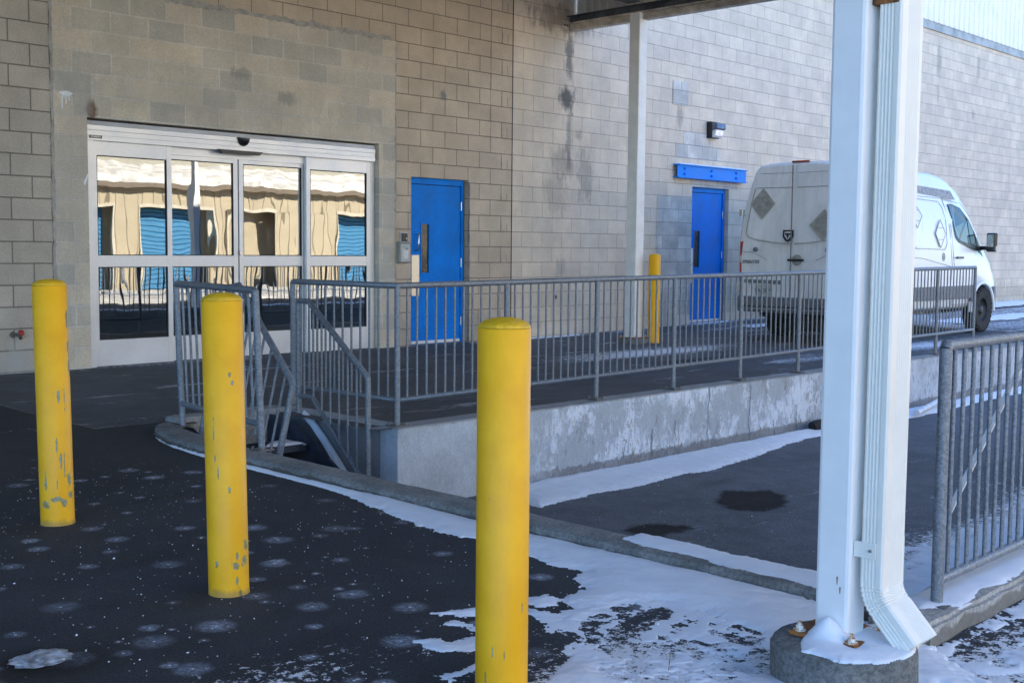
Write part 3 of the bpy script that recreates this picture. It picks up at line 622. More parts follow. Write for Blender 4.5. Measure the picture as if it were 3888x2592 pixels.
child(roughslab('wall_face', M_ret, -6.12, 14, -4.77, -4.58, -.62, .005, .12, .003, bev=.004), rw)
child(roughslab('return_wall', M_ret2, -6.12, -5.93, -4.575, -3.3, -.62, .003, .1, .004, bev=.005), rw)
M_crk = simple('dark_crack', (.06, .06, .06), .95)  # near-black tone of the wall cracks
def vcrack(x, z0, z1, seed, wd=.005):
    rnd = random.Random(seed); b = MB(); n = int((z1-z0)/.025); P = []; cx = x
    for k in range(n+1): cx += rnd.uniform(-.012, .012); P.append((cx, z0+(z1-z0)*k/n))
    A = [(px_-wd*rnd.uniform(.2, 1), -4.777, z) for px_, z in P]+[(px_+wd*rnd.uniform(.2, 1), -4.777, z) for px_, z in P]; n = len(P)
    b.add(A, [(i, i+1, n+i+1, n+i) for i in range(n-1)]); return child(b.build('crack', M_crk), rw)
for k, (x, a, b_) in enumerate(((-3.2, -.55, -.3), (-2.85, -.58, -.25), (-2.35, -.5, -.0), (-1.62, -.58, -.02), (-1.15, -.58, -.42), (-3.6, -.5, -.35), (-.75, -.55, -.3))): vcrack(x, a, b_, k)
# retaining structure behind the stair pit and under the yard kerb
rp = empty('stair_pit', (-7.45, -3.4, -.6)); tag(rp, 'rough concrete sides of the sunken stair pit beside the yard kerb', 'wall')
child(roughslab('pit_side', M_pitc, -7.08, -6.125, -3.5, -3.32, -.62, .035, .12, .006), rp)
child(roughslab('pit_side', M_pitc, -7.52, -7.40, -9.2, -4.4, -.62, -.01, .15, .006), rp)
# kerb following its slight curve
kn = [(-7.20, -3.55, .03, .10), (-7.30, -3.68, .04, .16), (-7.40, -3.9, .045, .21), (-7.50, -4.25, .05, .23), (-7.56, -4.7, .05, .22), (-7.58, -5.2, .05, .22), (-7.6, -6.0, .05, .2), (-7.63, -6.8, .05, .21), (-7.66, -7.5, .052, .2), (-7.68, -8.2, .055, .19), (-7.70, -8.9, .06, .19), (-7.72, -9.25, .06, .19)]
prof = []
ya = np.arange(-3.56, -9.24, -.045); ks = np.array(kn)[::-1]
cxs = np.interp(ya, ks[:, 1], ks[:, 0]); hs_ = np.interp(ya, ks[:, 1], ks[:, 2]); wsx = np.interp(ya, ks[:, 1], ks[:, 3])
sec = [(-.5, -.3), (-.5, .0), (-.5, .5), (-.47, .82), (-.42, .96), (-.2, 1.0), (0, 1.0), (.2, 1.), (.43, .97), (.49, .8), (.5, .4), (.5, -4)]
vs = []; fs = []
for i, y in enumerate(ya):
    nz_ = fbm(np.array([y]), np.array([0.]), 3, 3, 5)[0]
    for j, (u, z) in enumerate(sec):
        q = fbm(np.array([y*1.0]), np.array([j*1.7]), 9, 3, 7)[0]*.012
        fade = min(1, i/4)
        vs.append((cxs[i]+.01+u*wsx[i]*.92*(.55+.45*fade)+q, y, z*hs_[i]+(q*.6 if z > .3 else 0)))
ns = len(sec)
fs = [(i*ns+j, i*ns+j+1, (i+1)*ns+j+1, (i+1)*ns+j) for i in range(len(ya)-1) for j in range(ns-1)]+[tuple(range(ns))]
tag(MB().add(vs, fs, True).build('kerb', M_kerb), 'low grey concrete kerb running between the yard and the sunken drive', 'kerb')
pl = roughslab('concrete_plinth', M_plinth, -7.95, 6, -9.43, -9.22, -.6, .075, .05, .011, bev=.015); tag(pl, 'chipped low concrete plinth carrying the railing at the right edge', 'plinth')

# ------------------------------------------------------------ railings
t = NT('galvanised'); n = t.n("ShaderNodeTexVoronoi"); n.inputs['Scale'].default_value = 120; t.L(t.co, n.inputs['Vector']); a = t.noise(25, 5, .7)
q = t.xyz(n.outputs['Color']); f = t.math('ADD', t.math('MULTIPLY', q[0], .35), t.math('MULTIPLY', a, .65))
M_galv = t.set(t.mix(t.ramp(f, .3, .7), (.165, .185, .21), (.27, .295, .33)), t.ramp(a, .3, .7, .42, .6), .4, t.bump(t.noise(90, 3), .3, .002))
M_plate = simple('base_plate_steel', (.2, .19, .18), .6, .5, var=.4, sc_=30)
M_rust = simple('rusty_bolt', (.30, .12, .035), .85, .1, var=.5, sc_=40, bump=.004)
def base_plate(parent, x, y, z, s=.055, bolts=True, al=0):
    p = MB().box(x-s, x+s, y-s, y+s, z, z+.008).build('base_plate', M_plate, parent, bevel=.002)
    if bolts:
        for sx, sy in ((-1, 1), (1, -1), (-1, -1), (1, 1)):
            MB().tube([(x+sx*s*.7, y+sy*s*.7, z+.008), (x+sx*s*.7, y+sy*s*.7, z+.026)], .006, 6).tube([(x+sx*s*.7, y+sy*s*.7, z+.008), (x+sx*s*.7, y+sy*s*.7, z+.017)], .011, 6).build('bolt', M_plate, p)
    return p
bal_cache = {}
def baluster(parent, p0, p1, name='baluster', r=.0085):
    p0 = Vector(p0); p1 = Vector(p1); k = tuple(round(v, 3) for v in (p1-p0))
    if k not in bal_cache:
        o = MB().tube([(0, 0, 0), p1-p0], r, 8).build(name, M_galv, parent); bal_cache[k] = o.data; o.location = p0; return o
    o = bpy.data.objects.new(name, bal_cache[k]); col.objects.link(o); o.parent = parent; o.location = p0; return o
RT = .022   # rail tube radius
def run(parent, a, b, posts, zt0, zt1, zb0, zb1, bz, nb, skip=None, firstrail=True):
    """straight railing from a to b; posts = list of parameters"""
    a = Vector(a); b = Vector(b); P = lambda t_, z: (a.x+(b.x-a.x)*t_, a.y+(b.y-a.y)*t_, z)
    zt = lambda t_: zt0+(zt1-zt0)*t_; zb = lambda t_: zb0+(zb1-zb0)*t_
    return P, zt, zb
# long railing on the retaining wall with its short return
lr = empty('railing', (0, 0, 0)); tag(lr, 'long galvanised railing on the retaining wall in front of the van', 'railing', 'galvanised steel railings')
pxs = [-6.03, -4.92, -3.83, -2.735, -1.64, -.55, .55, 1.65, 2.75, 3.87]
ztf = lambda x: .985+(x+6.03)*.0085; zbf = lambda x: .185+(x+6.03)*.0085; zgf = lambda x: .003+max(0, (x+6.03))*.002
YR = -4.66; XR = -6.03; YB = -3.43
MB().tube([(XR, YB, .985), (XR, YB-.02, .993), (XR, YR+.0, .993), (XR+.012, YR, .993), (3.87, YR, ztf(3.87)+.008)], RT, 16).build('top_rail', M_galv, lr)
MB().tube([(XR, YB, .185), (XR, YR, .185), (3.87, YR, zbf(3.87))], .019, 14).build('bottom_rail', M_galv, lr)
for i, x in enumerate(pxs):
    p = MB().tube([(x, YR, .0), (x, YR, ztf(x))], .021, 16).build('post', M_galv, lr); base_plate(p, x, YR, zgf(x), .06, i in (0, 2, 3, 4))
p = MB().tube([(XR, YB, .0), (XR, YB, .99)], .021, 16).build('post', M_galv, lr); base_plate(p, XR, YB, .035, .05)
for k in range(1, 12): baluster(lr, (XR, YB+(YR-YB)*k/12, .185), (XR, YB+(YR-YB)*k/12, .985))
far_b = MB(); nbal = 0
for i in range(len(pxs)-1):
    for k in range(1, 12):
        x = pxs[i]+(pxs[i+1]-pxs[i])*k/12
        if i < 5 or i >= 7:
            o = baluster(lr, (x, YR, zbf(x)), (x, YR, zbf(x)+.80)); nbal += 1
        else: far_b.tube([(x, YR, zbf(x)), (x, YR, zbf(x)+.80)], .0085, 8)
o = far_b.build('baluster', M_galv, lr); o['kind'] = 'stuff'
# yard-side railing on the kerb (left of the stair)
ra = empty('railing', (0, 0, 0)); tag(ra, 'short galvanised railing panel on the kerb behind the middle yellow bollard', 'railing', 'galvanised steel railings')
A = Vector((-7.28, -3.90)); B = Vector((-7.45, -5.07)); lean = Vector((-.035, 0))
def RA(t_, z): q = A+(B-A)*t_; return (q.x-.04*(z-.05), q.y, z)
MB().tube([RA(0, 1.0), RA(.02, 1.008), RA(.98, 1.0), RA(1, .99)], RT, 16).build('top_rail', M_galv, ra)
MB().tube([RA(0, .2), RA(1, .2)], .019, 14).build('bottom_rail', M_galv, ra)
for t_ in (0, 1): p = MB().tube([RA(t_, .04), RA(t_, 1.0)], .021, 16).build('post', M_galv, ra); base_plate(p, *RA(t_, .045)[:2], .045, .055, t_ == 1)
for k in range(1, 12): baluster(ra, RA(k/12, .2), RA(k/12, .995))
# stair rails
def stair_rail(label, pts_top, pts_bot, bals, p_first, p_last):
    s = empty('stair_railing', (0, 0, 0)); tag(s, label, 'railing', 'sloping stair railings')
    MB().tube(pts_top, RT, 14).build('top_rail', M_galv, s); MB().tube(pts_bot, .019, 12).build('bottom_rail', M_galv, s)
    for a, b_ in (p_first, p_last): MB().tube([a, b_], .021, 14).build('post', M_galv, s)
    for a, b_ in bals: baluster(s, a, b_)
    return s
xr = -6.25
ytb = lambda y: .86 if y > -3.94 else .86+(y+3.94)*.757
ybb = lambda y: .10+.06 if y > -3.98 else .16+(y+3.98)*.93
bl = [((xr, y, ybb(y)), (xr, y, ytb(y))) for y in (-3.87, -3.98, -4.08, -4.18, -4.28, -4.38, -4.48)]
stair_rail('sloping stair railing with upright bars against the return wall', [(xr, -3.80, .85), (xr, -3.81, .862), (xr, -3.93, .862), (xr, -4.59, .366), (xr, -4.605, .345)],
           [(xr, -3.80, .16), (xr, -3.97, .16), (xr, -4.6, -.43)], bl, ((xr, -3.80, .03), (xr, -3.80, .86)), ((xr, -4.605, -.58), (xr, -4.605, .36)))

LX, LY, kx, ky = -7.17, -4.86, .14, -.14      # leaning yard-side stair rail
def LR(y, z): h_ = z+.02; return (LX+kx*h_, y+ky*h_, z)
ztl = lambda y: .40+(y-LY)*.80
bl = [(LR(y, -.02+(y-LY)*.9-.2), LR(y, ztl(y))) for y in (-4.76, -4.66, -4.56, -4.46, -4.36, -4.26, -4.16)]
stair_rail('sloping stair railing with leaning bars beside the kerb', [LR(-3.95, 1.0-.02), LR(-4.06, 1.0), LR(LY+.02, .42), LR(LY, .39)],
           [LR(-3.95, .16), LR(-4.0, .14), LR(LY, -.35)], bl, (LR(-3.95, -.02), LR(-3.95, .98)), (LR(LY, -.5), LR(LY, .40)))
# railing on the right-hand plinth
rr = empty('railing', (0, 0, 0)); tag(rr, 'galvanised railing on the snowy plinth at the right edge of the yard', 'railing', 'galvanised steel railings')
XP, YP = -7.68, -9.34; XE = -3.3
MB().tube([(XP, YP, .935), (XP+.01, YP, .95), (XE, YP, .965)], .0215, 20).build('top_rail', M_galv, rr)
MB().tube([(XP, YP, .155), (XE, YP, .17)], .018, 16).build('bottom_rail', M_galv, rr)
for x in (XP, -6.6, -5.5, -4.4, XE):
    p = MB().tube([(x, YP, .07), (x, YP, .94+(x-XP)*.004)], .0205, 20).build('post', M_galv, rr); base_plate(p, x, YP, .072, .05, x > -7)
k = 0; x = XP+.075
while x < XE:
    if min(abs(x-q_) for q_ in (-6.6, -5.5, -4.4)) > .03: baluster(rr, (x, YP, .16), (x, YP, .955), r=.0085)
    x += .078
# white marker stake wired to that railing
M_stake = simple('white_plastic', (.75, .77, .8), .5)
sk = empty('marker_stake', (-7.60, -9.30, .29)); tag(sk, 'white plastic stake tied slanting to the right-hand railing with wire', 'stake')
MB().box(-.004, .004, -.010, .010, -.02, 1.2).build('stake', M_stake, sk).rotation_euler = (0, R(52), 0)
MB().tube([(.02, -.02, .03), (.02, .02, .035), (.05, .02, .03), (.05, -.02, .035)], .0016, 6).build('wire_tie', simple('copper_wire', (.35, .25, .08), .4, .6), sk)
# ------------------------------------------------------------ steel stair
M_dsteel = simple('dark_stair_steel', (.05, .065, .095), .55, .4, var=.3, sc_=12)
st = empty('steel_stair', (-6.8, -3.6, -.3)); tag(st, 'dark steel stair with grated treads going down into the pit', 'stair')
for xx in (-6.33, -7.12):
    child(MB().prism([(-3.51, .0), (-3.75, .0), (-4.62, -.42), (-4.62, -.60), (-4.42, -.60), (-3.51, -.28)], 'x', xx, xx+.012).build('stringer', M_dsteel), st)
for y0, z in ((-3.72, -.17), (-4.0, -.31), (-4.28, -.45)):
    b = MB(); b.box(-7.108, -6.332, y0-.29, y0-.283, z-.045, z+.004); b.box(-7.108, -6.332, y0-.005, y0, z-.03, z)
    for k in range(20): b.box(-7.1+.0395*k, -7.094+.0395*k, y0-.283, y0-.005, z-.025, z)
    for k in range(6): b.box(-7.108, -6.332, y0-.25+.045*k, y0-.246+.045*k, z-.01, z-.003)
    child(b.build('tread', M_dsteel), st)

# ------------------------------------------------------------ bollards
def bollard(x, y, top, z0, r, label, spots, seed, tilt=(0, 0, 0)):
    t = NT('yellow_paint'); X, Y, Z = t.xyz()
    oi = t.n("ShaderNodeObjectInfo"); n1 = t.noise(5, 5, .6); n2 = t.noise(30, 5, .7); nv = t.noise(9, 4, .6, t.scale((1, 1, .12)))
    c = t.mix(t.ramp(n1, .35, .7), (.88, .42, .010), (.97, .50, .016))
    c = t.mix(t.ramp(nv, .55, .7, 0, .10), c, (.60, .45, .05))
    c = t.mix(t.ramp(t.noise(16, 5, .75), .66, .72, 0, .35), c, (.42, .42, .06))
    ca = math.atan2(-11.0177-y, -11.5306-x); ang = t.math('ARCTAN2', Y, X)
    tot = None
    for (u, z, ru, rz) in spots:
        a0 = ca+math.asin(u); ddx = (a0+math.pi) % (2*math.pi)-math.pi
        da = t.math('WRAP', t.math('SUBTRACT', ang, ddx), math.pi, -math.pi)
        s = t.spot(da, Z, 0, z, ru, rz); tot = s if tot is None else t.math('MAXIMUM', tot, s)
    if tot is not None:
        m = t.math('ADD', tot, t.math('MULTIPLY', t.math('SUBTRACT', n2, .5), 2.6)); mk = t.ramp(m, .40, .48)
        mk = t.math('MULTIPLY', mk, t.ramp(tot, 0, .15)); c = t.mix(mk, c, t.mix(t.ramp(t.noise(45, 4, .7), .45, .6), (.20, .24, .32), (.16, .10, .07)))
        c = t.mix(t.math('MULTIPLY', t.ramp(m, .2, .4), t.ramp(tot, 0, .3, 0, .35)), c, (.5, .42, .03))
    c = t.mix(t.ramp(t.math('ADD', Z, t.math('MULTIPLY', t.math('SUBTRACT', t.noise(18, 5, .7), .5), .09)), .0, .035, .6, 0), c, (.22, .17, .08))
    bh = t.math('ADD', t.noise(25, 3), t.math('MULTIPLY', n2, .2))
    m_ = t.set(c, t.ramp(n1, .3, .7, .36, .5), 0, t.bump(bh, .35, .004), Specular_IOR_Level=.3)
    t2 = NT('yellow_cap'); a = t2.noise(14, 5, .7, t2.scale((1, 2.5, 1)), dist=1.5); mc = t2.set(t2.mix(t2.ramp(a, .3, .7), (.74, .42, .008), (.90, .52, .014)), .4, 0, t2.bump(a, .9, .012))
    o = empty('bollard', (x, y, z0)); o.rotation_euler = tilt; tag(o, label, 'bollard', 'yellow steel bollards')
    n = 48
    MB().lathe([(r+.004, -.02), (r+.001, .004), (r, .02), (r, top-z0-.002), (r-.003, top-z0)], n).build('pipe', m_, o)
    pf = [(r-.001, top-z0+.001)]+[(r*math.cos(a_), top-z0+.03*math.sin(a_)) for a_ in [math.pi/2*i/8 for i in range(1, 8)]]+[(0.0005, top-z0+.03)]
    MB().lathe(pf, n).build('cap', mc, o)
    return o
bollard(-9.09, -5.855, 1.075, 0, .0735, 'leftmost yellow bollard, chipped to grey metal down its right side', [(.93, .93, .25, .06), (.93, .8, .2, .05), (.97, .72, .3, .09), (.3, .59, .13, .05), (.62, .57, .06, .1), (.1, .36, .1, .07), (.3, .30, .16, .07), (.5, .27, .07, .1), (.05, .19, .06, .04), (-.6, .20, .12, .07), (.75, .2, .25, .05), (-.6, .10, .4, .025), (.0, .12, .5, .02), (.4, .1, .3, .04), (.8, .13, .3, .03)], 1, (-.012, -.011, 0))
bollard(-9.15, -7.335, 1.062, 0, .0725, 'middle yellow bollard with a pale scrape, standing in front of the kerb railing', [(.30, .80, .17, .018), (.42, .775, .12, .015), (-.55, .60, .06, .07), (-.5, .5, .08, .03), (-.38, .46, .05, .05), (.15, .39, .12, .02), (.85, .18, .25, .03), (.45, .15, .12, .03), (.35, .11, .3, .025), (.8, .12, .4, .03), (-.55, .12, .15, .02), (.4, .06, .12, .04), (.55, .01, .15, .03)], 2, (-.012, -.011, 0))
bollard(-9.13, -8.70, 1.035, 0, .0755, 'nearest yellow bollard in the foreground, with almost no chips', [(-.5, .56, .03, .02), (-.35, .13, .05, .03), (.1, .12, .04, .02), (-.6, .05, .06, .03), (.75, .25, .05, .03)], 3)
bollard(1.28, -1.42, 1.19, .02, .079, 'yellow bollard beside the far canopy column', [(.6, .75, .3, .2), (.9, .4, .2, .3)], 4)

# ------------------------------------------------------------ canopy
M_col = simple('white_column_paint', (.90, .885, .87), .42, 0, var=.04, sc_=1.5)
M_colg = simple('grimy_column_paint', (.86, .84, .80), .5, 0, var=.06, sc_=5)
M_beam = simple('dark_primed_beam', (.11, .12, .14), .6, .1, var=.35, sc_=4)
M_flange = simple('dirty_cream_flange', (.58, .51, .42), .6, .05, var=.3, sc_=5)
M_deck = simple('galvanised_deck', (.50, .50, .47), .55, .15, var=.2, sc_=3)
can = empty('canopy', (0, 0, 0)); tag(can, 'steel entrance canopy on white square columns with a ribbed downspout', 'canopy')
BX = 1.13
def cbox(name, m, *a, bevel=.003): return MB().box(*a).build(name, m, can, bevel=bevel)
# beams along y at the east edge, along x at rear and front
cbox('beam', M_beam, BX-.012, BX+.012, -9.6, -.02, 4.37, 4.45, bevel=0)
cbox('beam_flange', M_flange, BX-.085, BX+.085, -9.6, -.02, 4.352, 4.368)
cbox('fascia_angle', M_flange, BX-.02, BX+.10, -9.6, -.02, 4.27, 4.35)
cbox('beam_flange', M_beam, BX-.085, BX+.085, -9.6, -.02, 4.45, 4.462)
cbox('beam', M_beam, -16, BX-.1, -1.26, -1.13, 4.50, 4.64)
cbox('beam_flange', M_beam, -16, BX-.1, -1.29, -1.10, 4.48, 4.499)
cbox('beam', M_beam, -16, BX-.1, -9.42, -9.28, 4.40, 4.64)
for xx in (-1.5, -4.0, -6.2, -8.6, -11.5): cbox('purlin', M_beam, xx-.04, xx+.04, -9.6, -.02, 4.66, 4.72)
cp = []; x = -16
b = MB(); xsx = []
while x < BX+.1: xsx += [(x, 4.73), (x+.05, 4.73), (x+.065, 4.765), (x+.135, 4.765), (x+.15, 4.73)]; x += .15
n = len(xsx); b.add([(px_, -.02, z) for px_, z in xsx]+[(px_, -11.6, z) for px_, z in xsx], [(i, i+1, n+i+1, n+i) for i in range(n-1)])
b.add([(px_, -.02, z+.01) for px_, z in xsx]+[(px_, -11.6, z+.01) for px_, z in xsx], [(i, i+1, n+i+1, n+i) for i in range(n-1)]); b.build('roof_deck', M_deck, can)
# ribbed fascia on east side
fy = []; y = -11.6
while y < -.03: fy += [(BX+.12, y), (BX+.12, y+.06), (BX+.14, y+.075), (BX+.14, y+.115), (BX+.12, y+.13)]; y += .13
n = len(fy); b = MB(); b.add([(px_, y_, 4.30) for px_, y_ in fy]+[(px_, y_, 4.9) for px_, y_ in fy], [(i, i+1, n+i+1, n+i) for i in range(n-1)])
b.add([(px_+.01, y_, 4.30) for px_, y_ in fy]+[(px_+.01, y_, 4.9) for px_, y_ in fy], [(i, i+1, n+i+1, n+i) for i in range(n-1)]); b.build('ribbed_fascia', simple('pale_ribbed_fascia', (.80, .78, .73), .5, 0, var=.1), can)
# wall bracket
b = MB().box(BX-.16, BX-.03, -.012, -.002, 4.28, 4.40); br = b.build('wall_bracket', M_flange, can, bevel=.002)
for xx in (BX-.125, BX-.07): MB().tube([(xx, -.012, 4.335), (xx, -.03, 4.335)], .014, 6).build('bolt', M_beam, br)
# columns
def column(x0, x1, y0, y1, zb, zt, m, loc_name='column'):
    return MB().box(x0, x1, y0, y1, zb, zt).build('column', m, can, bevel=.012)
c1 = column(-8.36, -8.25, -9.37, -9.26, .11, 4.5, M_col)
c2 = column(BX-.085, BX+.085, -1.285, -1.115, .09, 4.36, M_colg)
c3 = column(BX-.085, BX+.085, -9.44, -9.27, .05, 4.36, M_col)
def fplate(c, x, y, z, s, rot=0):
    a = MB(); a.box(-s, s, -s, s, 0, .012); p = a.build('base_plate', M_rust, c, loc=(x, y, z), bevel=.002); p.rotation_euler = (0, 0, rot)
    for sx, sy in ((1, 1), (1, -1), (-1, 1), (-1, -1)):
        MB().tube([(sx*s*.78, sy*s*.78, .012), (sx*s*.78, sy*s*.78, .040)], .006, 8).tube([(sx*s*.78, sy*s*.78, .016), (sx*s*.78, sy*s*.78, .028)], .013, 6).tube([(sx*s*.78, sy*s*.78, .012), (sx*s*.78, sy*s*.78, .016)], .019, 14).build('anchor_bolt', M_rustw, p)
M_rustw = None
t = NT('rusted_anchor'); a = t.noise(60, 4, .7); M_rustw = t.set(t.mix(t.ramp(a, .42, .58), (.45, .20, .05), (.78, .76, .70)), .8, .1)
fplate(c1, -8.312, -9.318, .112, .108); fplate(c2, BX, -1.2, .09, .15)
# small rust bleeds on the near column
t = NT('rust_bleed'); a = t.noise(50, 4); t.b.inputs['Base Color'].default_value = (.30, .13, .03, 1); t.b.inputs['Roughness'].default_value = .8; M_bleed = t.m
for y_, z_, h_ in ((-9.343, .27, .020), (-9.333, .30, .024)): MB().add([(-8.3612, y_-.0025, z_), (-8.3612, y_+.0025, z_), (-8.3612, y_+.001, z_-h_), (-8.3612, y_-.001, z_-h_)], [(0, 1, 2, 3)]).build('rust_mark', M_bleed, c1)
# downspout
M_dsp = simple('cream_downspout', (.86, .82, .74), .42, 0, var=.03, sc_=2)
def ribbed(w_, h_, side_long=8):
    P = []
    def edge(a, b_, ribs, lo, hi, nrm):
        a = Vector(a); b_ = Vector(b_); L = (b_-a).length; d = (b_-a)/L
        P.append(a+d*.006)
        m = ribs
        for k in range(m):
            t0 = L*(lo+(hi-lo)*k/m); st_ = L*(hi-lo)/m
            P.append(a+d*(t0)); P.append(a+d*(t0+st_*.3)-Vector(nrm)*.0035); P.append(a+d*(t0+st_*.6)-Vector(nrm)*.0035); P.append(a+d*(t0+st_*.9))
        P.append(b_-d*.006)
    x0, x1, y0, y1 = -w_/2, w_/2, -h_/2, h_/2
    edge((x0, y1), (x0, y0), 4, .12, .72, (-1, 0)); edge((x0, y0), (x1, y0), 6, .30, .85, (0, -1)); edge((x1, y0), (x1, y1), 4, .2, .8, (1, 0)); edge((x1, y1), (x0, y1), 5, .2, .8, (0, 1))
    return P
prof2 = ribbed(.140, .070)
DX, DY = -8.245, -9.425
def sweep(path, prof, scl=None, cap=False):
    """path: list of (pos, angle) - tilt of section about x axis; local y rotates toward -z"""
    vs = []; n = len(prof)
    for i, (p, ang) in enumerate(path):
        k = 1 if scl is None else scl[i]
        for q in prof:
            yy = q.y*k; xx = q.x*k
            vs.append((p[0]+xx, p[1]+yy*math.cos(ang), p[2]-yy*math.sin(ang)))
    fs = [(i*n+j, i*n+(j+1) % n, (i+1)*n+(j+1) % n, (i+1)*n+j) for i in range(len(path)-1) for j in range(n)]
    return MB().add(vs, fs, False)
ds = sweep([((DX, DY, 4.4), 0), ((DX-.017, DY, .405), 0)], prof2).build('downspout', M_dsp, can)
DX = DX-.017
path = [((DX, DY, .415), 0), ((DX, DY, .285), 0)]; scl = [1.02, 1.02]
# elbow: turns from straight down towards -y
Rb = .10; N = 7; tot = R(43)
cy_, cz_ = DY-Rb, .285
for k in range(1, N+1):
    a = tot*k/N; am = tot*(k-.5)/N
    pm = (DX, cy_+Rb*math.cos(am), cz_-Rb*math.sin(am)); pe = (DX, cy_+Rb*math.cos(a), cz_-Rb*math.sin(a))
    path += [((pm), am), ((pe), a)]; scl += [1.03, .975]
pe = path[-1][0]; a = tot
path += [((DX, pe[1]-math.sin(a)*.012, pe[2]-math.cos(a)*.012), a), ((DX, pe[1]-math.sin(a)*.135, pe[2]-math.cos(a)*.135), a)]; scl += [1.02, 1.02]
path2 = [(p, a) for p, a in path]
el = sweep(path2, prof2, scl); eo = el.build('elbow', M_dsp, ds)
so_ = eo.modifiers.new('s', 'SOLIDIFY'); so_.thickness = .0015
stp = MB(); stp.box(-8.335, -8.318, -9.40, -9.372, .375, .425); stp.add([(-8.3195, -9.378, .425), (-8.3195, -9.378, .375), (-8.3195, -9.445, .360), (-8.3195, -9.445, .41)], [(0, 1, 2, 3)]); 
stp = MB().box(-8.3395, -8.335, -9.440, -9.372, .365, .412); so2 = stp.build('strap', M_dsp, ds, bevel=.001); MB().tube([(-8.3395, -9.425, .39), (-8.345, -9.425, .39)], .005, 8).build('screw', M_steel, so2)
MB().box(-8.33, -8.25, -9.45, -9.372, 1.955, 1.99).build('bracket', M_rust, ds)

# footings
def footing(x, y, z, r, label, h0=-.05, seed=0):
    n = 64; vs = []; pr_ = [(r*1.0, h0), (r*1.005, 0.0), (r, z-.014), (r-.004, z-.005), (r-.014, z), (r*.6, z), (.001, z)]
    b = MB()
    for (rr_, zz) in pr_:
        for j in range(n):
            a = 2*math.pi*j/n; q = fbm(np.array([math.cos(a)*3]), np.array([math.sin(a)*3+zz*20]), 2, 3, seed)[0]*.012
            vs.append((x+(rr_+q)*math.cos(a), y+(rr_+q)*math.sin(a), zz+(q*.3 if zz > .02 else 0)))
    b.add(vs, [(i*n+j, i*n+(j+1) % n, (i+1)*n+(j+1) % n, (i+1)*n+j) for i in range(len(pr_)-1) for j in range(n)], True)
    return tag(b.build('concrete_footing', M_foot), label, 'footing', 'round concrete column footings')
footing(-8.353, -9.355, .11, .211, 'round concrete footing under the foreground white column, snow on top', seed=3)
footing(BX, -1.2, .09, .24, 'round concrete footing under the far white column', seed=4)
footing(BX, -9.35, .05, .24, 'round concrete footing under the front corner column of the canopy', seed=5)

# ------------------------------------------------------------ delivery van
t = NT('dirty_white_paint'); X, Y, Z = t.xyz(); a = t.noise(2.5, 5, .65); v = t.noise(14, 5, .7, t.scale((1, 1, .15)))
dirt = t.math('MULTIPLY', t.ramp(X, -1.0, .6, 1, .12), t.ramp(t.math('ADD', t.math('MULTIPLY', a, .5), t.math('MULTIPLY', v, .5)), .3, .7, .35, .95))
M_van = t.set(t.mix(t.math('MULTIPLY', dirt, .6), (.86, .86, .86), (.42, .40, .36)), t.math('MULTIPLY_ADD', dirt, .45, .25), 0, Coat_Weight=.15)
M_vseam = simple('panel_gap', (.20, .19, .18), .7); M_vgrey = simple('grey_van_trim', (.17, .175, .185), .65, 0, var=.2); M_vstripe = simple('worn_grey_stripe', (.36, .35, .34), .6, 0, var=.3, sc_=18)
M_vglass = simple('van_glass', (.03, .06, .07), .04, 0, var=.1); M_tail = simple('red_lens', (.30, .02, .015), .25); M_tailw = simple('clear_lens', (.45, .40, .38), .25)
M_placard = simple('dirty_placard_metal', (.34, .325, .29), .6, .2, var=.2, sc_=14); M_placardf = simple('placard_frame', (.42, .40, .36), .5, .3)
M_tyre = simple('dusty_tyre', (.035, .034, .033), .9, 0, var=.5, sc_=25, bump=.01); M_rim = simple('black_rim', (.05, .052, .056), .5, .4, var=.3)
M_plateb = simple('dirty_number_plate', (.50, .50, .46), .6, 0, var=.25, sc_=20); M_ink = simple('plate_ink', (.05, .06, .09), .6); M_chrome = simple('chrome', (.6, .6, .6), .2, .9)
van = empty('delivery_van', (4.12, -2.47, .02), 0, .904); tag(van, 'white high-roof delivery van with dirty rear doors parked along the wall', 'van')
ZS = [.42, .50, .80, 1.2, 1.6, 1.95, 2.4, 2.60, 2.69, 2.725, 2.735]; WS = [.86, .925, .955, .965, .955, .925, .805, .745, .66, .45, 0]
def wside(z): return float(np.interp(z, ZS, WS))
stn = [(-1.25, .46, 2.70, .955), (-1.22, .43, 2.735, .99), (-1.0, .42, 2.74, 1), (0, .42, 2.74, 1), (1, .42, 2.74, 1), (1.95, .42, 2.735, 1), (2.44, .42, 2.68, .995), (2.85, .42, 2.54, .985), (3.3, .42, 2.26, .975), (3.76, .42, 1.86, .965), (4.05, .42, 1.60, .955), (4.15, .42, 1.44, .94), (4.35, .40, 1.30, .90), (4.52, .38, 1.12, .82), (4.62, .40, .98, .70), (4.66, .45, .9, .6)]
vs = []; fs = []; nz_ = len(ZS)
for (x, zb_, zt_, kk) in stn:
    for sgn in (-1, 1):
        for i in range(nz_):
            j = i if sgn < 0 else nz_-1-i
            if sgn > 0 and i == 0: continue
            z = zb_+(ZS[j]-.42)*(zt_-zb_)/(2.735-.42); ww = WS[j]*kk
            xo = max(0, z-1.3)*.07 if x < -1.1 else 0
            vs.append((x+xo, sgn*ww if ww else 0, z))
npr = nz_*2-1
for i in range(len(stn)-1):
    for j in range(npr):
        a = i*npr+j; b_ = i*npr+(j+1) % npr; fs.append((a, b_, b_+npr, a+npr))
fs.append(tuple(range(npr))); fs.append(tuple((len(stn)-1)*npr+j for j in range(npr)))
bb = MB().add(vs, fs, True); body = bb.build('body', M_van, van)
cut = MB()
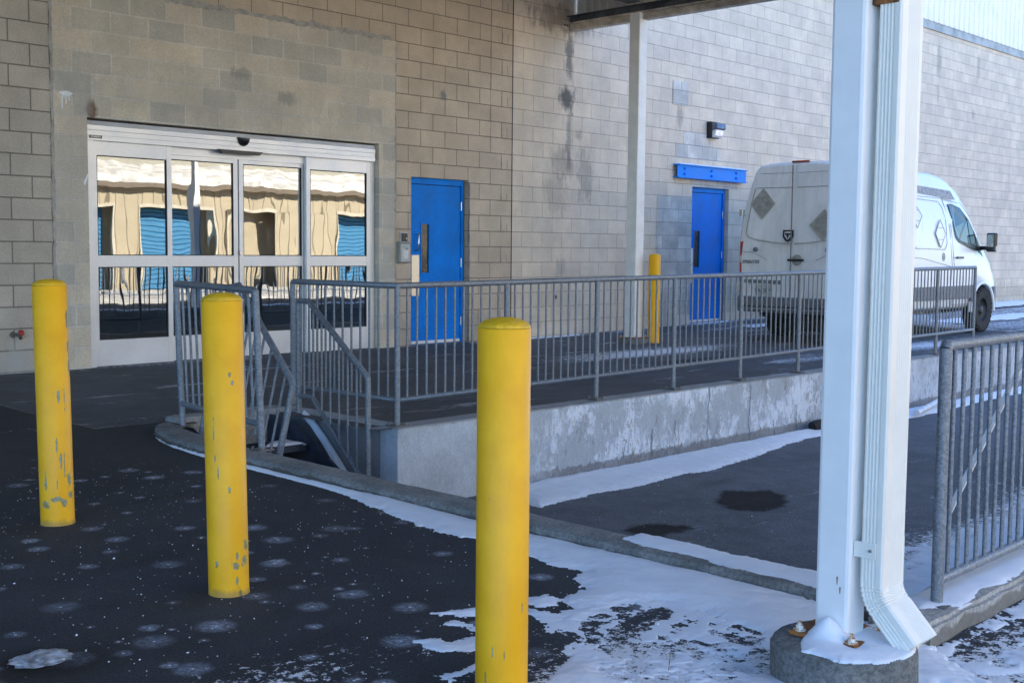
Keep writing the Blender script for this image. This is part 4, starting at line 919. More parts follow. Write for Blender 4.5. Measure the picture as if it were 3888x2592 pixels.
for wx in (0.0, 3.62):
    for sy in (-1, 1): cut.tube([(wx, sy*.62, .36), (wx, sy*1.2, .36)], .47, 36)
co_ = cut.build('cutter', M_vgrey); bm_ = body.modifiers.new('b', 'BOOLEAN'); bm_.operation = 'DIFFERENCE'; bm_.object = co_; bm_.solver = 'EXACT'
co_.matrix_world = Matrix.Translation((4.12, -2.47, .02)) @ Matrix.Scale(.904, 4)
body.data.materials.append(M_black)
bpy.context.view_layer.update(); dg = bpy.context.evaluated_depsgraph_get(); me = bpy.data.meshes.new_from_object(body.evaluated_get(dg)); body.modifiers.clear(); body.data = me; bpy.data.objects.remove(co_)
me.materials.clear(); me.materials.append(M_van); me.materials.append(M_black)
for pgn in me.polygons:
    c = pgn.center; pgn.material_index = 1 if (abs(c.y) < .90 and c.z < .86 and min(abs(c.x), abs(c.x-3.62)) < .475 and (abs(pgn.normal.y) > .9 or math.hypot(min(abs(c.x), abs(c.x-3.62)), c.z-.36) < .48)) else 0
    pgn.use_smooth = abs(pgn.normal.x) < .98 or c.x > 0
mdf = body.modifiers.new('w', 'WEIGHTED_NORMAL'); mdf.keep_sharp = True
def sd_(name, pts, m, t_=.006, parent=None, off=.002):
    P = [Vector((x, -(wside(z)+off), z)) for x, z in pts]; Q = [p+Vector((0, -t_, 0)) for p in P]; n = len(P)
    return MB().add(P+Q, [tuple(range(n)), tuple(range(n, 2*n))]+[(i, (i+1) % n, (i+1) % n+n, i+n) for i in range(n)]).build(name, m, parent or van)
def rx(z): return -1.25+max(0, z-1.3)*.07
def rd_(name, pts, m, t_=.006, parent=None, off=.001):
    P = [Vector((rx(z)-off, y, z)) for y, z in pts]; Q = [p+Vector((-t_, 0, 0)) for p in P]; n = len(P)
    return MB().add(P+Q, [tuple(range(n)), tuple(range(n, 2*n))]+[(i, (i+1) % n, (i+1) % n+n, i+n) for i in range(n)]).build(name, m, parent or van)
def line(pts, fn, name, m, wd=.006, parent=None, **k):
    for i in range(len(pts)-1):
        a = Vector(pts[i]); b_ = Vector(pts[i+1]); d = (b_-a).normalized(); q = Vector((-d.y, d.x))*wd
        fn(name, [a-q, b_-q, b_+q, a+q], m, .003, parent, **k)
# rear doors
rdL = rd_('rear_door', [(.02, .56), (.86, .58), (.88, 1.3), (.83, 1.9), (.70, 2.45), (.60, 2.66), (.02, 2.68)], M_van, .012)
rdR = rd_('rear_door', [(-.86, .58), (.0, .56), (.0, 2.68), (-.60, 2.66), (-.70, 2.45), (-.83, 1.9), (-.88, 1.3)], M_van, .012)
for p_, s_ in ((rdL, 1), (rdR, -1)):
    line([(s_*.03, 2.345), (s_*.68, 2.35)], rd_, 'crease', M_vseam, .005, p_, off=.013)
    line([(s_*.03, 2.565), (s_*.62, 2.57)], rd_, 'crease', M_vgrey, .003, p_, off=.013)
    line([(s_*.70, 2.34), (s_*.755, 2.1), (s_*.81, 1.75), (s_*.82, 1.66), (s_*.78, 1.59), (s_*.6, 1.545), (s_*.3, 1.505), (s_*.04, 1.49)], rd_, 'window_pressing', M_placardf, .011, p_, off=.0125)
    line([(s_*.87, 1.37), (s_*.65, 1.35), (s_*.42, 1.24)], rd_, 'crease', M_placardf, .005, p_, off=.013)
    k_ = MB().lathe([(.0, 0), (.038, 0), (.034, .03), (.0, .036)], 16).build('rubber_stop', M_vgrey, p_); k_.location = (-1.265, s_*(.62), 1.40); k_.rotation_euler = (0, R(-90), 0)
MB().box(-1.262, -1.258, .001, .019, .56, 2.68).build('door_gap', M_vseam, van)
def placard(cx, cz, fn, hw, hh, parent, name='placard_holder', lean=0, m1=None):
    d = [(cx, cz+hh), (cx-hw, cz), (cx, cz-hh), (cx+hw, cz)]
    p_ = fn(name, d, m1 or M_placard, .008, parent, off=.013)
    for i in range(4):
        a = d[i]; b_ = d[(i+1) % 4]; line([a, b_], fn, 'frame_strip', M_placardf, .009, p_, off=.021)
    for q_ in (.42, -.42): line([(cx-hw*.52, cz+hh*q_), (cx+hw*.52, cz+hh*q_)], fn, 'flip_bar', M_vseam, .003, p_, off=.021)
    return p_
placard(.55, 2.105, rd_, .21, .235, van); placard(-.52, 1.77, rd_, .23, .23, van)
# shield emblem with ram's head shape, door handle, wordmark
sh = rd_('emblem', [(-.02+.002, 1.70), (.158, 1.70), (.158, 1.60), (.12, 1.54), (.07, 1.515), (.02, 1.54), (-.018, 1.60)], M_black, .014, van, off=.013)
rd_('silver_rim', [(.01, 1.675), (.128, 1.675), (.125, 1.605), (.07, 1.545), (.015, 1.605)], M_chrome, .004, sh, off=.028)
rd_('ram_head', [(.022, 1.663), (.05, 1.645), (.07, 1.655), (.09, 1.645), (.118, 1.663), (.112, 1.61), (.095, 1.635), (.085, 1.59), (.07, 1.565), (.055, 1.59), (.045, 1.635), (.028, 1.61)], M_black, .003, sh, off=.033)
rd_('handle_recess', [(-.10+.085*math.cos(a_), 1.245+.085*math.sin(a_)) for a_ in [i*math.pi/10 for i in range(20)]], M_placard, .002, rdR, off=.013)
MB().box(-1.30, -1.275, -.23, .05, 1.225, 1.262).build('door_handle', M_black, rdR, bevel=.01)
text('model_name', 'SPRINTER', .072, M_vgrey, rdL, basis((0, -1, 0), (0, 0, 1), (-1.264, .715, 1.21)), ext=.003, shear=.25, bold=.001)
rd_('handle_strip', [(.86, .94), (.86, .885), (.15, .87), (.15, .93)], M_vgrey, .02, rdL, off=.012)
pb = rd_('number_plate', [(.62, .86), (.62, .69), (.33, .69), (.33, .86)], M_plateb, .006, rdL, off=.013)
text('plate_text', '9A·0RY', .095, M_ink, pb, basis((0, -1, 0), (0, 0, 1), (rx(.8)-.0205, .475, .765)))
rd_('top_brake_light', [(.10, 2.725), (.09, 2.748), (-.19, 2.748), (-.20, 2.725)], M_tail, .03, van, off=-.03)
for s_ in (1, -1):
    for z0, z1, m in ((1.3, 1.53, M_tail), (1.2, 1.3, M_tailw), (1.04, 1.2, M_tail)):
        MB().prism([(-1.29, s_*.89), (-1.12, s_*.975), (-1.0, s_*.975), (-1.0, s_*.90), (-1.24, s_*.87)], 'z', z0, z1-.003).build('tail_light', m, van)
    for z in (1.97, .80): MB().box(-1.275, -1.18, s_*(wside(z)-.05), s_*(wside(z)+.012), z-.05, z+.05).build('hinge', M_chrome, van, bevel=.004)
# bumper, spare wheel, hitch
MB().prism([(-1.36, .53), (-1.37, .67), (-1.22, .68), (-1.22, .5)], 'y', -.88, .88).build('rear_bumper', M_vgrey, van, bevel=.012)
MB().tube([(-1.34, -.86, .48), (-1.34, .86, .48)], .035, 12).build('tow_bar', M_vgrey, van)
for s_ in (1, -1): MB().prism([(-1.35, s_*.88), (-1.2, s_*.975), (-.52, s_*.975), (-.52, s_*.9), (-1.2, s_*.86)], 'z', .46, .68).build('bumper_corner', M_vgrey, van)
MB().lathe([(.02, 0), (.36, 0), (.37, .05), (.37, .2), (.34, .24), (.02, .24)], 32, (-.85, -.1, .17)).build('spare_wheel', M_tyre, van)
MB().box(-1.15, 3.9, -.6, .6, .36, .46).build('chassis', M_black, van)
# wheels
def wheel(x, y, s_):
    w_ = MB(); r_ = .385; W = .24; prw = [(.20, -.10), (.30, -.115), (.35, -.12), (.378, -.10), (r_, -.07), (r_, .07), (.378, .10), (.35, .12), (.30, .115), (.20, .10)]
    n = 48; vs = [((rr_)*math.cos(2*math.pi*j/n), yy, rr_*math.sin(2*math.pi*j/n)) for rr_, yy in prw for j in range(n)]
    w_.add(vs, [(i*n+j, i*n+(j+1) % n, (i+1)*n+(j+1) % n, (i+1)*n+j) for i in range(len(prw)-1) for j in range(n)], True)
    for k in range(30):
        a0 = 2*math.pi*k/30
        for s2 in (-1, 1):
            a1 = a0+(.1 if s2 > 0 else 0); P = []
            for da in (0, .12):
                for rr_, yy in ((r_-.004, s2*.03), (r_+.012, s2*.03), (r_+.010, s2*.105), (.36, s2*.125), (.355, s2*.11)): P.append((rr_*math.cos(a1+da), yy, rr_*math.sin(a1+da)))
            w_.add(P, [(0, 1, 2, 3, 4), (5, 6, 7, 8, 9)]+[(i, (i+1) % 5, (i+1) % 5+5, i+5) for i in range(5)])
    root = empty('wheel', (x, y, .385)); root.parent = van
    w_.build('tyre', M_tyre, root)
    rm = MB(); pr3 = [(.215, .10), (.21, .07), (.185, .05), (.15, .02), (.12, .03), (.09, .05), (.075, .06), (.07, .08), (.0, .085)]
    vs = [(rr_*math.cos(2*math.pi*j/n), s_*yy, rr_*math.sin(2*math.pi*j/n)) for rr_, yy in pr3 for j in range(n)]
    rm.add(vs, [(i*n+j, i*n+(j+1) % n, (i+1)*n+(j+1) % n, (i+1)*n+j) for i in range(len(pr3)-1) for j in range(n)], True)
    for k in range(6):
        a = math.pi*k/3; rm.tube([(.10*math.cos(a), s_*.04, .10*math.sin(a)), (.10*math.cos(a), s_*.062, .10*math.sin(a))], .012, 6)
    rm.build('rim', M_rim, root)
for x in (0, 3.62):
    for s_ in (-1, 1): wheel(x, s_*.87, s_)
# side (kerb side, facing the camera)
line([(.97, 2.24), (1.88, 2.22), (2.0, 2.13), (2.06, 1.9), (2.08, 1.52), (2.0, 1.43), (.9, 1.44)], sd_, 'side_pressing', M_vstripe, .006, off=.002)
line([(-.9, 2.25), (.93, 2.24), (.93, 1.44), (-.9, 1.44)], sd_, 'side_pressing', M_vstripe, .006, off=.002)
for pts in ([(2.04, 2.36), (2.2, 1.8), (2.30, 1.16), (2.32, .5)], [(2.08, 2.25), (2.26, 1.8), (2.38, 1.16), (2.40, .5)], [(2.08, 2.27), (2.75, 2.22), (3.05, 2.0)], [(.2, 1.33), (1.2, 1.28), (2.3, 1.14)], [(.85, 2.3), (.85, .5)], [(2.4, .5), (3.05, .5)], [(-1.1, 2.29), (2.1, 2.28)]): line(pts, sd_, 'panel_gap', M_vstripe, .005, off=.002)
sd_('grey_stripe', [(-1.0, 2.34), (.98, 2.34), (2.60, 2.27), (2.47, 2.42), (.98, 2.47), (-1.0, 2.47)], M_vstripe, .004)
sd_('door_window', [(2.26, 2.16), (2.40, 2.17), (2.69, 2.11), (2.87, 1.92), (3.0, 1.52), (2.56, 1.59), (2.44, 1.66), (2.38, 1.8)], M_vglass, .004, off=.006)
sd_('window_trim', [(2.24, 2.19), (2.40, 2.20), (2.71, 2.14), (2.95, 1.96), (3.2, 1.72), (3.42, 1.45), (3.42, 1.40), (3.28, 1.42), (2.55, 1.56), (2.42, 1.64), (2.35, 1.8)], M_black, .003, off=.003)
sd_('quarter_window', [(2.90, 1.97), (3.11, 1.77), (3.2, 1.58), (3.22, 1.50), (3.02, 1.54)], M_vglass, .004, off=.006)
sd_('windscreen_post', [(3.22, 1.68), (3.50, 1.36), (3.56, 1.30), (3.3, 1.41), (3.25, 1.50)], M_black, .004, off=.006)
placard(1.80, 1.69, sd_, .19, .23, van, m1=M_van); placard(.95, 1.97, sd_, .19, .2, van, m1=M_van)
MB().box(2.43, 2.69, -1.0, -.975, 1.28, 1.315).build('door_handle', M_black, van, bevel=.008); sd_('handle_recess', [(1.95+.05*math.cos(a_)*1.2, 1.31+.07*math.sin(a_)) for a_ in [i*math.pi/8 for i in range(16)]], M_vstripe, .003)
MB().box(.45, 3.12, -.985, -.94, .60, .82).build('side_moulding', M_vgrey, van, bevel=.01); MB().box(-1.0, -.48, -.985, -.94, .60, .82).build('side_moulding', M_vgrey, van, bevel=.01)
MB().prism([(3.12, .60), (3.12, .82), (3.2, .83), (3.28, .70), (3.30, .42), (3.15, .42)], 'y', -.985, -.93).build('arch_moulding', M_vgrey, van)
ar = MB(); P = [(3.62+(.47+.03)*math.cos(a_), -.955, .36+(.50)*math.sin(a_)) for a_ in [math.pi*i/20 for i in range(21)]]; ar.tube(P, .032, 10); ar.build('wheel_arch', M_van, van)
P = [(0+.5*math.cos(a_), -.955, .36+.5*math.sin(a_)) for a_ in [math.pi*i/20 for i in range(21)]]; MB().tube(P, .03, 10).build('wheel_arch', M_van, van)
MB().prism([(4.12, -.96), (4.35, -.90), (4.62, -.66), (4.72, -.3), (4.72, .3), (4.62, .66), (4.35, .9), (4.12, .96), (4.12, .8), (4.5, 0), (4.12, -.8)], 'z', .38, .78).build('front_bumper', M_vgrey, van)
sd_('windscreen_side', [(3.55, 1.42), (3.3, 1.6), (3.38, 1.66), (3.62, 1.42)], M_vglass, .002, off=-.03)
# mirror
mr = empty('wing_mirror', (3.52, -1.12, 1.56)); mr.parent = van
MB().prism([(-.06, -.07), (.02, -.10), (.07, -.07), (.08, 0), (.07, .08), (.0, .08), (-.06, .07)], 'z', -.16, .17).build('mirror_housing', M_black, mr, bevel=.025)
MB().box(-.072, -.064, -.06, .06, -.07, .14).build('mirror_glass', M_chrome, mr); MB().box(-.05, .05, .07, .2, -.13, -.06).build('mirror_arm', M_black, mr, bevel=.01)
MB().box(-.05, .06, -.105, -.08, -.14, -.06).build('indicator', M_tailw, mr)

# ------------------------------------------------------------ facing storage building (seen in the door glass)
M_cream = simple('cream_ribbed_steel', (.40, .33, .22), .6, 0, var=.06, sc_=2); M_rblue = simple('blue_roller_door', (.05, .20, .36), .5, 0, var=.1); M_snowm = None
t = NT('snow'); a = t.noise(9, 5, .6); b_ = t.noise(70, 4, .7)
M_snow = t.set(t.mix(t.ramp(a, .3, .7), (.79, .83, .90), (.86, .89, .95)), .75, 0, t.bump(t.math('ADD', t.math('MULTIPLY', a, .8), t.math('MULTIPLY', b_, .25)), .5, .012), Subsurface_Weight=0.0)
sb = empty('storage_building', (8, -20.5, 0)); tag(sb, 'cream ribbed storage building with blue roller doors, mirrored in the entrance glass', 'building')
def wchild(o): o.parent = sb; o.matrix_parent_inverse = Matrix.Translation((-8, 20.5, 0)); return o
doors = [(-2.2, .2), (2.8, 5.2), (6.1, 8.5), (13.3, 15.7), (18, 20.4), (22, 24.4)]; opn = doors+[(9.2, 10.7)]
def ribs(x0, x1, z0, z1):
    P = []; x = x0
    while x < x1-.01: P += [(x, 0), (x+.14, 0), (x+.16, .03), (x+.24, .03), (x+.26, 0)]; x += .3
    P.append((x1, 0)); n = len(P)
    return MB().add([(a, -20.5+b_, z0) for a, b_ in P]+[(a, -20.5+b_, z1) for a, b_ in P], [(i, i+1, n+i+1, n+i) for i in range(n-1)])
ed = [-14]+[v for d in sorted(opn) for v in d]+[40]
for i in range(0, len(ed), 2): wchild(ribs(ed[i], ed[i+1], -.1, 2.35).build('ribbed_wall', M_cream))
wchild(ribs(-14, 40, 2.35, 3.05).build('ribbed_wall', M_cream))
wchild(MB().box(-14, 40, -26, -20.94, -.1, 3.3).build('wall', M_cream))
wchild(MB().box(-14, 40, -25.9, -21.6, 3.3, 8.6).build('upper_wall', simple('cream_upper_cladding', (.34, .31, .24), .7, 0, var=.05, sc_=1)))
for d in doors:
    b = MB()
    for k in range(18): b.prism([(-20.93, .13*k), (-20.90, .13*k+.03), (-20.90, .13*k+.10), (-20.93, .13*k+.13)], 'x', d[0], d[1])
    wchild(b.build('roller_door', M_rblue))
M_trim = simple('white_trim', (.50, .44, .33), .5)
for d in opn: wchild(MB().box(d[0]-.08, d[0], -20.47, -20.40, 0, 2.35).box(d[1], d[1]+.08, -20.47, -20.40, 0, 2.35).box(d[0]-.08, d[1]+.08, -20.47, -20.40, 2.35, 2.45).build('door_trim', M_trim))
wchild(MB().prism([(-21.6, 3.55), (-21.6, 3.3), (-20.5, 3.02), (-20.2, 2.96), (-20.2, 3.1), (-20.5, 3.25)], 'x', -14, 40).build('awning', simple('brown_awning', (.16, .12, .08), .6)))
M_oldsnow = simple('old_trodden_snow', (.64, .59, .51), .85, 0, var=.3, sc_=3, bump=.01)
wchild(MB().prism([(-21.6, 3.75), (-21.6, 3.56), (-20.5, 3.26), (-20.2, 3.11), (-20.22, 3.2), (-20.5, 3.42)], 'x', -14, 40).build('roof_snow', M_oldsnow))
# railing added out of view by that building to break the reflection
fr = empty('railing', (4, -14.2, 0)); tag(fr, 'added galvanised railing behind the camera, breaking up the door-glass reflection', 'railing', 'galvanised steel railings')
MB().tube([(-6, 0, 1.0), (16, 0, 1.0)], .022, 8).tube([(-6, 0, .15), (16, 0, .15)], .02, 8).build('top_rail', M_galv, fr)
b = MB()
for k in range(200): b.tube([(-6+.11*k, 0, .15), (-6+.11*k, 0, 1.0)], .009, 6, caps=False)
o = b.build('baluster', M_galv, fr); o['kind'] = 'stuff'

# ------------------------------------------------------------ snow
def snow(name, polys, holes, z0, res, hmax, soft_, na, nf, seed, label=None, hollow=None, zf=None, extra=None, cutfn=None, thin=None, hf=.0):
    allp = np.array([p for q in polys for p in q]); mg = .12
    xs = np.arange(allp[:, 0].min()-mg, allp[:, 0].max()+mg, res); ys = np.arange(allp[:, 1].min()-mg, allp[:, 1].max()+mg, res)
    X, Y = np.meshgrid(xs, ys, indexing='ij'); d = np.full(X.shape, -9.)
    for p in polys: d = np.maximum(d, sdist(X, Y, p))
    for p in holes: d = np.minimum(d, -sdist(X, Y, p))
    e = d+na*fbm(X+.3*Y, Y-.2*X, nf, 5, seed, .62)+na*.35*fbm(X, Y, nf*7, 3, seed+9, .6)
    if hollow is not None: e = e-hollow(X, Y)
    if thin is not None:
        T = thin(X, Y); e = e*(1-T)+T*np.minimum(e, .025+.42*fbm(X*1.2, Y, 15, 5, seed+41, .75)+.16*fbm(X, Y, 3, 3, seed+43))
    if hf: e = e+hf*fbm(X, Y, 48, 3, seed+77, .7)
    if cutfn is not None: e = np.where(cutfn(X, Y), e, -1)
    h = np.where(e > 0, hmax*(1-np.exp(-np.maximum(e, 0)/soft_))*(1+.7*fbm(X, Y, 3.5, 4, seed+3))+.0006, -.004)
    h = np.where(e > 0, h+hmax*.25*fbm(X*1.3, Y*.7, 14, 3, seed+5), h)
    if extra is not None: h = np.where(e > 0, h+extra(X, Y), h)
    h = np.where(e > 0, np.maximum(h, .0006), h)
    if thin is not None: h = np.where(e > 0, h*(1-.72*np.clip(T, 0, 1)), h)
    Z = h+(z0 if zf is None else zf(X, Y)); nx, ny = X.shape; idx = np.arange(nx*ny).reshape(nx, ny)
    F = np.stack([idx[:-1, :-1], idx[1:, :-1], idx[1:, 1:], idx[:-1, 1:]], -1).reshape(-1, 4)
    on = (e > 0); k = (on[:-1, :-1] | on[1:, :-1] | on[1:, 1:] | on[:-1, 1:]).ravel(); F = F[k]
    us = np.unique(F); rm = np.full(nx*ny, -1); rm[us] = np.arange(len(us))
    V = np.stack([X.ravel(), Y.ravel(), Z.ravel()], 1)[us]
    me = bpy.data.meshes.new(name); me.vertices.add(len(V)); me.vertices.foreach_set('co', V.ravel().astype(np.float32))
    Fr = rm[F]; me.loops.add(Fr.size); me.loops.foreach_set('vertex_index', Fr.ravel().astype(np.int32)); me.polygons.add(len(Fr))
    me.polygons.foreach_set('loop_start', (np.arange(len(Fr))*4).astype(np.int32)); me.polygons.foreach_set('use_smooth', [True]*len(Fr)); me.update(); me.validate()
    me.materials.append(M_snow); o = bpy.data.objects.new(name, me); col.objects.link(o); o['kind'] = 'stuff'
    if label: o['label'] = label
    return o
def footp(X, Y):
    fx, fy = -8.93, -9.02; u = (X-fx)*.8+(Y-fy)*.6; v = -(X-fx)*.6+(Y-fy)*.8; q = (u/.12)**2+(v/.05)**2
    return np.where(q < 1, -.012*(1-q*.3), .010*np.exp(-(q-1)/.35))
def near(X, Y): return .05*np.exp(-np.hypot(X+8.335, Y+9.375)**2/.08)*0
def holesN(X, Y):
    n = fbm(X, Y, 9, 4, 31); m = np.clip((-X-7.95)/.4, 0, 1)*np.clip((-7.95-Y)/.3, 0, 1)
    big = fbm(X, Y, 3.2, 3, 37)
    return m*(np.where(n > .2, (n-.2)*1.2, 0))
def kerbx(y): return np.interp(y, ks[:, 1], ks[:, 0])-np.interp(y, ks[:, 1], ks[:, 3])/2
def thinN(X, Y):
    a = soft([(-8.62, -8.45), (-8.2, -8.45), (-8.05, -8.7), (-8.15, -9.0), (-8.5, -9.2), (-8.9, -9.3), (-9.1, -9.1), (-8.8, -8.85)], .16)(X, Y)
    b_ = soft([(-8.9, -8.2), (-8.7, -8.25), (-8.5, -8.4), (-8.7, -8.55), (-8.95, -8.4)], .1)(X, Y)
    hd = soft(HOLES[0], .22)(X, Y)+soft(HOLES[-1], .2)(X, Y)+soft(H_H, .1)(X, Y)
    return np.clip(a*.9+b_*.5+hd, 0, 1)
def driftN(X, Y):
    near_k = np.exp(-np.abs(X-kerbx(Y))/.16); return near_k*np.clip((-7.9-Y)/1.0, 0, 1)*.022+.006*near_k
snow('snow_drift', [SN_A, SN_F1, SN_F2, SN_F3], HOLES, 0, .0065, .018, .09, .075, 4.5, 3, 'wind-blown snow drifted against the yard side of the kerb', holesN, extra=lambda X, Y: driftN(X, Y)+footp(X, Y), cutfn=lambda X, Y: (X < kerbx(Y)+.01) | (Y < -9.24), thin=thinN, hf=.035)
KS = [(float(np.interp(y, ks[:, 1], ks[:, 0])-np.interp(y, ks[:, 1], ks[:, 3])/2+.03), y) for y in np.arange(-3.8, -7.6, -.2)]
snow('kerb_drift', [KS+[(x-.025-.06*min(1, max(0, (-3.8-y)/2.5)), y) for x, y in KS[::-1]]], [], 0, .0085, .022, .03, .02, 7, 21, 'narrow ribbon of snow in the angle of the kerb', cutfn=lambda X, Y: X < kerbx(Y)+.01)
snow('snow_strip', [SN_L], [], -.58, .014, .028, .07, .09, 4.5, 7, 'strip of snow along the foot of the retaining wall', extra=lambda X, Y: .015*np.exp(-np.abs(Y+4.9)/.12), cutfn=lambda X, Y: Y < -4.775-.05*np.clip((X+4)/1.5, 0, 1)-.09*np.clip(fbm(X, Y*0, 3, 3, 3), 0, 1), hf=.05)
snow('snow_patch', [SN_L2], [], -.58, .02, .012, .06, .30, 2.2, 11, 'thin broken snow in the sunken drive beside the plinth', lambda X, Y: np.abs(fbm(X, Y, 7, 4, 5))*.9*np.clip((Y+8.6)/.4, 0, 1), cutfn=lambda X, Y: (Y > -9.22) & (X > -7.58))
snow('snow_patch', [SN_E], E_DARK, 0, .010, .012, .05, .07, 4, 13, 'thin patchy snow in front of the right-hand plinth', lambda X, Y: np.where(fbm(X, Y, 9, 4, 6) > .06, (fbm(X, Y, 9, 4, 6)-.06)*1.8, 0)*np.clip((-9.5-Y)/.1, 0, 1)*np.clip((X+8.1)/.2, 0, 1), cutfn=lambda X, Y: (Y < -9.43) | (X < -7.955), thin=lambda X, Y: np.clip(.35+soft(E_DARK[0], .2)(X, Y), 0, 1), hf=.03)
snow('kerb_snow', [SN_C], [], .055, .008, .012, .03, .06, 7, 17, 'snow lying along the top of the kerb')
snow('plinth_snow', [[(-7.80, -9.33), (-7.72, -9.24), (-7.4, -9.225), (6, -9.225), (6, -9.41), (-7.5, -9.40), (-7.66, -9.42), (-7.72, -9.38)]], [], .075, .011, .012, .03, .035, 8, 19, 'snow lying on top of the right-hand plinth', cutfn=lambda X, Y: (Y < -9.225) & (Y > -9.425))
FXc, FYc = -8.353, -9.355
snow('footing_snow', [[(-8.53, -9.32), (-8.46, -9.27), (-8.38, -9.27), (-8.3, -9.30), (-8.15, -9.35), (-8.15, -9.42), (-8.22, -9.52), (-8.34, -9.565), (-8.45, -9.54), (-8.53, -9.44)]], [], .113, .004, .012, .03, .03, 12, 23, 'snow heaped on the round footing at the base of the near column',
     extra=lambda X, Y: .058*np.exp(-((X+8.385)**2/.0016+(Y+9.318)**2/.0022))-.009*np.exp(-((X+8.395)**2+(Y+9.41)**2)/.0012), cutfn=lambda X, Y: np.hypot(X-FXc, Y-FYc) < .201)
snow('snow_strip', [[(9.0, -.02), (70, -.02), (70, -.9), (9.3, -.75)]], [], 0, .12, .06, .2, .3, 1.2, 27, 'bright strip of snow along the far wall beyond the van', zf=lambda x, y: .12+0*x)
snow('snow_strip', [[(9.2, -1.5), (70, -1.5), (70, -2.6), (9.2, -2.2)]], [], 0, .12, .03, .15, .3, 1.2, 29, 'second strip of snow across the tarmac beyond the van', zf=lambda x, y: .03+0*x)
snow('snow_strip', [[(4.7, -.5), (9, -.4), (9, -.9), (4.7, -.8)]], [], .07, .05, .03, .15, .3, 2, 33, 'streaks of snow between the van and the wall')
snow('wall_foot_snow', [[(.25, -.02), (1.3, -.02), (1.3, -.12), (.3, -.1)], [(-.9, -.1), (-.3, -.03), (-.5, -.13)], [(4.2, -.03), (5.1, -.03), (5.1, -.12), (4.2, -.1)]], [], .05, .012, .02, .03, .06, 9, 41, 'crumbs of snow along the foot of the block wall', zf=lambda x, y: gz(x, y))
# sunlit and shaded yard behind the camera lies under old snow
snow('yard_snow', [[(-40, -12.8), (60, -12.8), (60, -20), (-40, -20)]], [], 0  , .4, .06, .3, .9, .4, 43, 'old trodden snow over the yard behind the camera', lambda X, Y: np.where(fbm(X, Y, .9, 4, 6) > .16, .8, 0))
bpy.data.objects['yard_snow'].data.materials[0] = M_oldsnow
# snow slide beside the stair, snow on treads, lintel snow
b = MB(); P = [(-3.72, -.02, .03), (-3.85, -.08, .045), (-4.0, -.2, .05), (-4.15, -.33, .06), (-4.28, -.45, .09), (-4.4, -.54, .13), (-4.6, -.575, .22), (-4.74, -.58, .25)]
vs = []
for y, z, wd in P:
    for j in range(7):
        u = j/6; vs.append((-6.13-wd*u, y+(.01 if j in (0, 6) else 0), z+.03*math.sin(math.pi*min(1, u*.6+.3))-.02*(u == 1)-.0))
b.add(vs, [(i*7+j, i*7+j+1, (i+1)*7+j+1, (i+1)*7+j) for i in range(len(P)-1) for j in range(6)], True)
o = b.build('snow_slide', M_snow); tag(o, 'band of snow slid down between the stair and the return wall', kind='stuff'); o.location = (-.0, 0, .02)
snow('tread_snow', [[(-6.34, -3.73), (-6.34, -4.0), (-6.48, -3.99), (-6.62, -3.9), (-6.5, -3.8)]], [], -.17, .006, .018, .02, .035, 12, 45, 'snow caught on the top grated tread')
snow('lintel_snow', [[(3.6, 0), (5.5, 0), (5.5, -.11), (3.6, -.11)]], [], 2.597, .015, .02, .02, .01, 9, 47, 'thin snow on the blue lintel', cutfn=lambda X, Y: (Y < -.01) & (Y > -.115) & (X > 3.61) & (X < 5.51))
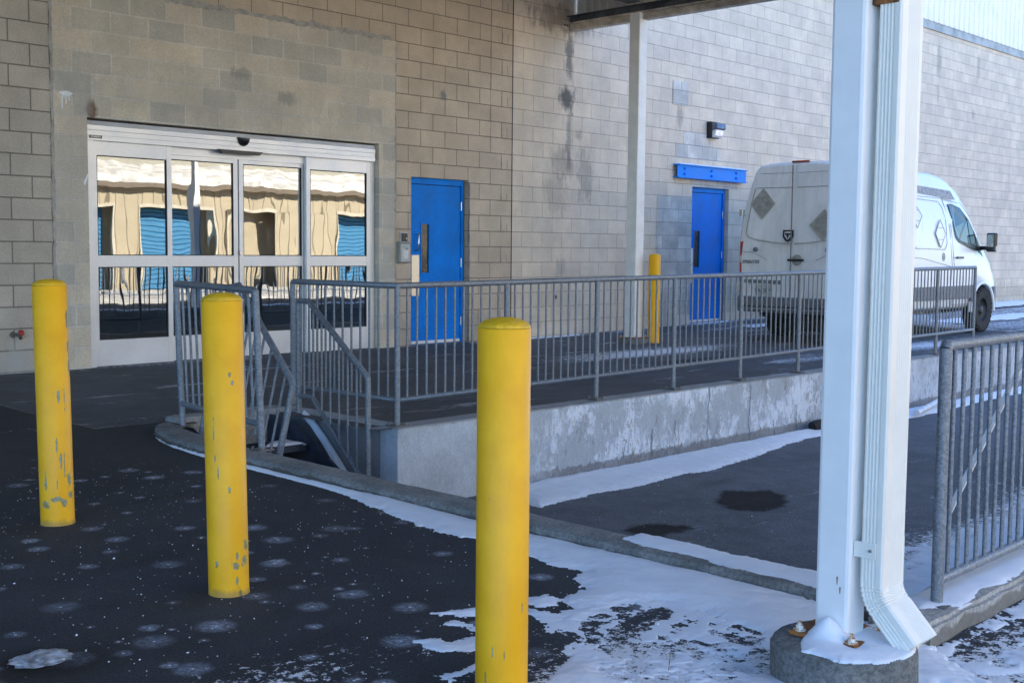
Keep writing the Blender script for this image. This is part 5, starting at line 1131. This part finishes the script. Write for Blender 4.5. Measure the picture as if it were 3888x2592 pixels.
# ice lump, salt grains, dead grass, black boot-like scrap
bm = bmesh.new(); bmesh.ops.create_icosphere(bm, subdivisions=4, radius=1); P = np.array([v.co[:] for v in bm.verts]); nn_ = fbm(P[:, 0]*1.0+P[:, 2], P[:, 1]-P[:, 2], 3.2, 4, 51)
for i, v in enumerate(bm.verts): v.co = Vector((v.co.x*.085, v.co.y*.07, max(v.co.z, -.1)*.012))*(1+.9*nn_[i])
me = bpy.data.meshes.new('ice_lump'); bm.to_mesh(me); bm.free(); me.materials.append(simple('grey_ice', (.42, .44, .47), .5, 0, var=.5, sc_=30, bump=.01)); o = bpy.data.objects.new('ice_lump', me); col.objects.link(o); o.location = (-9.955, -7.56, .006); tag(o, 'flat lump of dirty ice on the tarmac at the bottom left', 'ice lump')
b = MB(); rnd = random.Random(8)
for k in range(520):
    if k < 400: x = rnd.uniform(-10.4, -7.9); y = rnd.uniform(-8.9, -5)
    else: x = rnd.uniform(-7.3, -4); y = rnd.uniform(-8.5, -5.5)
    z = 0.001 if k < 400 else -.578
    s = rnd.choice([.0018, .0025, .003, .0035, .0055 if k % 5 == 0 else .003]); q = [(rnd.uniform(.7, 1.3)) for _ in range(6)]
    b.add([(x+s*q[0], y, z+s*.6), (x, y+s*q[1], z+s*.5), (x-s*q[2], y, z+s*.6), (x, y-s*q[3], z+s*.5), (x, y, z+s*1.3*q[4]), (x, y, z)], [(0, 1, 4), (1, 2, 4), (2, 3, 4), (3, 0, 4), (1, 0, 5), (2, 1, 5), (3, 2, 5), (0, 3, 5)])
o = b.build('salt_grains', M_snow); tag(o, 'white grains of road salt scattered over the tarmac', kind='stuff')
gs = empty('grass_stalk', (-8.72, -8.99, .02)); tag(gs, 'dry brown grass stalk poking out of the snow at the bottom edge', 'twig')
MB().tube([(0, 0, 0), (.006, .0, .03), (.004, 0, .055)], .0012, 6).tube([(.0, 0, .01), (.015, .005, .045)], .001, 6).build('stem', simple('dry_grass', (.22, .13, .06), .8), gs)
bt = empty('rubber_boot', (-.52, -4.95, -.57)); tag(bt, 'black rubber boot lying in the snow by the retaining wall, half behind the column', 'boot')
MB().tube([(-.16, .03, .05), (-.10, .02, .06), (0, 0, .06), (.08, -.01, .065), (.2, -.04, .08)], .05, 12, r2=.07).build('boot_body', M_rubber, bt)
# white pipe stub
ps = MB().tube([(2.2, -5.02, -.47), (1.2, -5.16, -.53)], .035, 14).tube([(2.2, -5.02, -.47), (2.23, -5.016, -.467)], .045, 14).build('plastic_pipe', M_stake); tag(ps, 'white plastic pipe lying on the snow strip behind the downspout', 'pipe')
